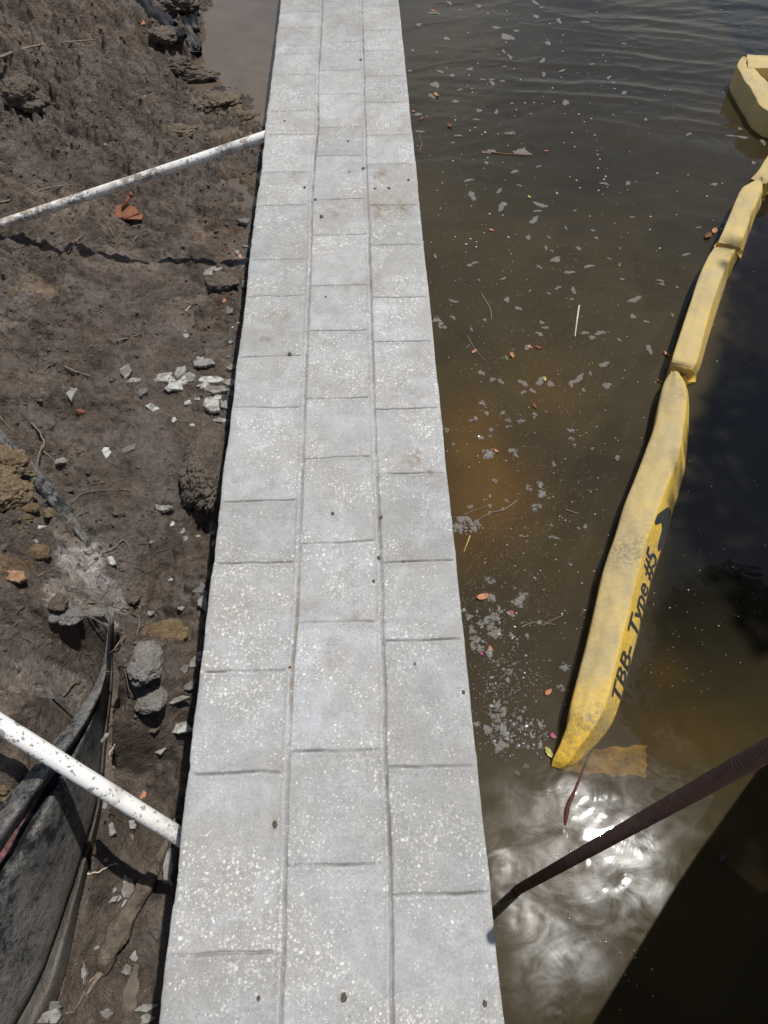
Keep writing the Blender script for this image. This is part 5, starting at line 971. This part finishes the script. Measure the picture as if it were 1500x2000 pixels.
for px, py, s, mat, nm, lb in [(943, 1166, 15, 'orange', 'dry_leaf', 'crumpled orange brown leaf in foam beside the wall'), (926, 687, 8, 'orange', 'dry_leaf', 'small orange leaf bit left of the thin dark twig'), (1000, 694, 9, 'orange', 'dry_leaf', 'orange leaf sliver in foam, middle of three'), (1033, 678, 7, 'orange', 'dry_leaf', 'pale orange leaf sliver in foam, right of three'), (1052, 679, 8, 'rust', 'dry_leaf', 'dark brown leaf bit beside the foam fleck'),
                       (1302, 692, 9, 'orange', 'dry_leaf', 'orange leaf caught at the boom joint, upper one'), (1288, 745, 7, 'orange', 'dry_leaf', 'orange leaf caught at the boom joint, lower one'), (1395, 452, 10, 'orange', 'dry_leaf', 'brown orange leaf against the upper boom segment, right one'), (1383, 462, 11, 'rust', 'dry_leaf', 'dark leaf against the upper boom segment, left one'), (1488, 244, 12, 'orange', 'dry_leaf', 'bright orange leaf below the far corner of the boom'),
                       (852, 186, 8, 'orange', 'dry_leaf', 'orange leaf in foam near the wall, higher one'), (847, 22, 6, 'orange', 'dry_leaf', 'pale orange leaf in foam at the very top'), (878, 246, 8, 'rust', 'dry_leaf', 'brown red leaf near the wall, lower one'), (808, 218, 4, 'orange', 'dry_leaf', 'tiny orange bit right beside the wall'), (824, 232, 6, 'rust', 'dry_leaf', 'small dark brown leaf beside the wall'), (960, 450, 6, 'orange', 'dry_leaf', 'small orange leaf bit above the curved stem'),
                       (1067, 295, 4, 'orange', 'dry_leaf', 'tiny orange bit at the right end of the reddish stem'), (969, 881, 7, 'orange', 'dry_leaf', 'orange bit on the wide foam raft'), (958, 1267, 7, 'orange', 'dry_leaf', 'orange bit in the foam clump near the wall'), (1071, 1352, 10, 'orange', 'dry_leaf', 'slim tan leaf floating between wall and boom'), (1044, 793, 8, 'rust', 'dry_leaf', 'reddish leaf bit above the amber patch'),
                       (1000, 1196, 5, 'petal', 'flower_petal', 'pink petal on a foam fleck'), (941, 1277, 4, 'petal', 'flower_petal', 'pink petal at the foam clump near the wall'), (1080, 1437, 7, 'petal', 'flower_petal', 'magenta petal near the boom tip'), (1064, 741, 7, 'leafy', 'green_leaf', 'yellow green leaf bit near the middle of the water'), (1072, 1470, 13, 'leafy', 'green_leaf', 'olive leaf floating at the boom tip'), (1034, 385, 5, 'leafy', 'green_leaf', 'yellow green leaf bit by the group of three foam flecks')]:
    p = at(px, py, WL+.003); sc = np.linalg.norm(p-EY)/FPX; tag(crinkle(p, s*sc*.8, M[mat], nm, px, .5 if nm != 'flower_petal' else .7, .35), lb, 'petal' if nm == 'flower_petal' else 'leaf', 'leaves floating on the river' if nm != 'flower_petal' else 'petals floating on the river')
def floater(pts, r, label, mat='stick', name='twig', cat='twig'):
    P = spline([at(p[0], p[1], WL+.002) for p in pts], 8); mb = MB(); mb.tube(P, [r*(1-.5*i/len(P)) for i in range(len(P))], 6, jit=.3); o = mb.build(name, M[mat]); tag(o, label, cat, 'twigs floating on the river'); recenter(o)
floater([(1131, 597), (1127, 625), (1123, 657)], .0042, 'white straw floating alone in the middle of the river', 'straw', 'straw', 'straw')
floater([(1010, 978), (985, 995), (955, 1003), (925, 1022)], .004, 'dark twig floating in foam beside the amber patch', 'root')
floater([(912, 655), (930, 685), (955, 712)], .0025, 'thin black twig passing the orange leaf bit', 'root')
floater([(940, 573), (950, 590), (958, 605), (960, 625)], .003, 'curved tan stem floating near the wall', 'stick')
floater([(1105, 995), (1118, 1000), (1130, 1003)], .0035, 'short dark twig right of the amber patch', 'root')
floater([(945, 296), (985, 300), (1035, 303)], .0035, 'reddish stem floating in the far water', 'rust')
floater([(918, 1046), (912, 1062), (906, 1078)], .0025, 'yellow green stem below the large foam raft', 'leafy')
floater([(905, 1005), (945, 990), (958, 985)], .0015, 'hair thin stem above the large foam raft', 'stick')
floater([(1018, 1225), (1045, 1215), (1085, 1220)], .0018, 'tan fibre by the fleck beside the boom, upper one', 'stick')
floater([(1060, 1222), (1080, 1210), (1100, 1202)], .0018, 'tan fibre by the fleck beside the boom, right one', 'stick')
floater([(819, 295), (824, 280), (820, 270), (818, 262)], .002, 'bent brown stem close to the wall', 'stick')
tag(crinkle(at(1412, 1674, WL+.003), .014, M['ink'], 'dark_leaf', 5, .5, .3), 'black leaf on the dark water under the rod', 'leaf', 'leaves floating on the river')

def debris():
    mb = MB(); mb2 = bmesh.new(); mb3 = MB()
    cl_ = [(980, 780, 110, 140, 420), (1060, 600, 140, 120, 360), (1130, 780, 90, 160, 330), (960, 1080, 90, 130, 300), (1150, 560, 150, 110, 220), (900, 560, 40, 180, 110), (1090, 1010, 90, 90, 200), (1270, 570, 70, 80, 70), (970, 1350, 60, 110, 120), (1390, 330, 60, 80, 60), (900, 300, 80, 120, 60), (1060, 1180, 60, 60, 110)]
    for cx, cy, sx, sy, n in cl_:
        for k in range(n):
            px, py = rng.normal(cx, sx*.6), rng.normal(cy, sy*.6); zt = WL+.0012; p = at(px, py, zt)
            if p[0] < CX1+.02: continue
            l = .003+.028*rng.random()**2.6; a = rng.normal(.9, .9); b = a+rng.normal(0, 1.1); q = p+np.array([math.cos(a)*l*.5, math.sin(a)*l*.5, 0]); r_ = q+np.array([math.cos(b)*l*.5, math.sin(b)*l*.5, 0])
            mb.tube(spline([p, q, r_], 3), rng.uniform(.00022, .0006), 4, False, flat=.5)
    o = mb.build('floating_fibres', M['debris']); tag(o, 'fine tan plant fibres drifting on the brown water', 'plant fibres', kind='stuff')
    # bubbles
    bl = [(990, 1330, 70, 80, 420, .0014), (1010, 1430, 60, 40, 220, .0021), (960, 1200, 60, 60, 120, .0014), (1100, 1700, 120, 170, 200, .0009), (1080, 900, 120, 150, 200, .0009), (1330, 1250, 100, 140, 60, .0013), (1000, 1000, 80, 120, 120, .0011), (1180, 1850, 70, 90, 110, .0010), (960, 1880, 25, 60, 60, .001)]
    for cx, cy, sx, sy, n, r in bl:
        for k in range(n):
            px, py = rng.normal(cx, sx*.6), rng.normal(cy, sy*.6); p = at(px, py, WL)
            if p[0] < CX1+.012: continue
            s = r*1.25*rng.uniform(.6, 2.0)*(2.2 if rng.random() < .05 else 1); v0 = len(mb2.verts); dome(mb2, 0, 0, s, 8); mb2.verts.ensure_lookup_table()
            for v in mb2.verts[v0:]: v.co += Vector((p[0], p[1], WL))
    me = bpy.data.meshes.new('surface_bubbles'); mb2.to_mesh(me); mb2.free(); me.polygons.foreach_set('use_smooth', [True]*len(me.polygons)); me.materials.append(M['bubble']); o = bpy.data.objects.new('surface_bubbles', me); COL.objects.link(o); tag(o, 'tiny sparkling air bubbles on the water by the wall', 'bubbles', kind='stuff')
    for k in range(900):
        px = rng.uniform(790, 1500); py = rng.uniform(0, 1250); p = at(px, py, WL+.001)
        if p[0] < CX1+.02 or rng.random() > math.exp(-((px-1000)/260)**2)+.12: continue
        s = rng.uniform(.0007, .0024)*(1+1.3*(py < 500)); n = 5; V = [(p[0]+math.cos(i*1.2566)*s, p[1]+math.sin(i*1.2566)*s*.8, WL+.0013) for i in range(n)]+[(p[0], p[1], WL+.002)]; mb3.add(V, [(i, (i+1) % n, n) for i in range(n)])
    o = mb3.build('floating_specks', M['specks']); tag(o, 'pale dust specks scattered across the river surface', 'specks', kind='stuff')
debris()

# ------------------------------------------------------------------ outside the frame: a timber dock added to cast the dark wedge, and an overhanging tree
def dock():
    H = .25; off = SUN*((H-WL)/SUN[2]); E = [at(*p, WL)+off for p in [(1157, 2000), (1335, 1705), (1510, 1462)]]  # deck edge traced back along the sun from the wedge it must shade
    for e in E: e[2] = H
    d0 = E[1]-E[0]; d0 /= np.linalg.norm(d0); E = [E[0]-d0*1.2]+E; d1 = E[3]-E[2]; d1 /= np.linalg.norm(d1); E.append(E[3]+d1*.35)
    root = empty('unseen_dock', (2.2, -.3, WL)); tag(root, 'unseen low timber dock added at the right to shade the water', 'dock')
    mb = MB(); back = np.array([1.9, -1.6, 0]); n = 26
    side = np.array([d0[1], -d0[0], 0])
    Ecurve = np.array(E); s = np.r_[0, np.cumsum(np.linalg.norm(np.diff(Ecurve, axis=0), axis=1))]
    for i in range(n):
        a, b = s[-1]*i/n+.002, s[-1]*(i+1)/n-.003
        pa_ = np.array([np.interp(a, s, Ecurve[:, k]) for k in range(3)]); pb_ = np.array([np.interp(b, s, Ecurve[:, k]) for k in range(3)])
        q = [pa_, pb_, pb_+side*2.4, pa_+side*2.4]; mb.add([tuple(v+np.array([0, 0, -.035])) for v in q]+[tuple(v) for v in q], [(0, 1, 2, 3), (4, 7, 6, 5), (0, 4, 5, 1), (1, 5, 6, 2), (2, 6, 7, 3), (3, 7, 4, 0)])
    mb.build('deck', M['timber'], root, False)
    mb = MB()
    for k in (.25, 1.2, 2.2): mb.tube([E[0]+side*k+np.array([0, 0, -.09]), E[-1]+side*k+np.array([0, 0, -.09])], .05, 4)
    mb.build('joists', M['timber'], root, False)
    for k in (.5, 2.1):
        for t in (.1, .9): p = E[0]*(1-t)+E[-1]*t+side*k; m2 = MB(); m2.tube([(p[0], p[1], -1.5), (p[0], p[1], H-.04)], .08, 14); m2.build('pile', M['timber'], root)
dock()
def tree():
    root = empty('overhanging_tree', (5.0, 2.6, -1.2)); tag(root, 'leafy tree leaning over the river from the right', 'tree')
    mb = MB(); rr = random.Random(5); base = Vector((5.2, 2.7, -1.4)); mb.tube([base, base+Vector((-.1, 0, 1.6)), base+Vector((-.5, -.1, 3.2)), base+Vector((-1.1, -.2, 4.9)), base+Vector((-1.6, -.3, 6.6))], [.20, .17, .14, .10, .05], 12, jit=.2)
    C0 = Vector((4.05, 2.75, 4.6)); cl_ = [((2.85, 2.05, 3.9), .55), ((3.25, 2.35, 4.2), .65), ((3.2, 1.75, 4.0), .55), ((3.75, 2.9, 4.6), .8), ((4.3, 2.5, 4.7), .9), ((4.0, 3.5, 5.0), .7), ((4.8, 3.0, 5.4), .9), ((4.5, 1.8, 4.6), .7), ((2.75, 1.7, 3.95), .32), ((3.4, 3.25, 4.5), .45), ((5.4, 2.2, 5.0), .8), ((4.4, 2.8, 6.2), .8)]
    for c, r in cl_: mb.tube(spline([base+Vector((-.7, -.1, 4.)), (Vector(c)+base+Vector((-.9, -.1, 4.4)))/2+Vector((0, 0, .2)), Vector(c)], 5), [.07-.005*i for i in range(11)], 7, jit=.2)
    mb.build('trunk', M['bark'], root)
    V = []; Fc = []
    for c, r in cl_:
        for k in range(int(4200*r*r)+300):
            d = Vector((rr.gauss(0, 1), rr.gauss(0, 1), rr.gauss(0, 1))).normalized()*r*(rr.random()**.45); 
            if mnoise.noise((Vector(c)+d)*2.6) < -.12: continue
            p = Vector(c)+d; a = Vector((rr.gauss(0, 1), rr.gauss(0, 1), rr.gauss(0, .5))).normalized(); b = a.cross(Vector((rr.gauss(0, 1), rr.gauss(0, 1), rr.gauss(0, 1)))).normalized(); s = rr.uniform(.035, .07); n = len(V)
            V += [p-a*s, p+b*s*.45, p+a*s, p-b*s*.45]; Fc.append((n, n+1, n+2, n+3))
    mesh('crown', V, Fc, M['leaf'], root, False)
tree()
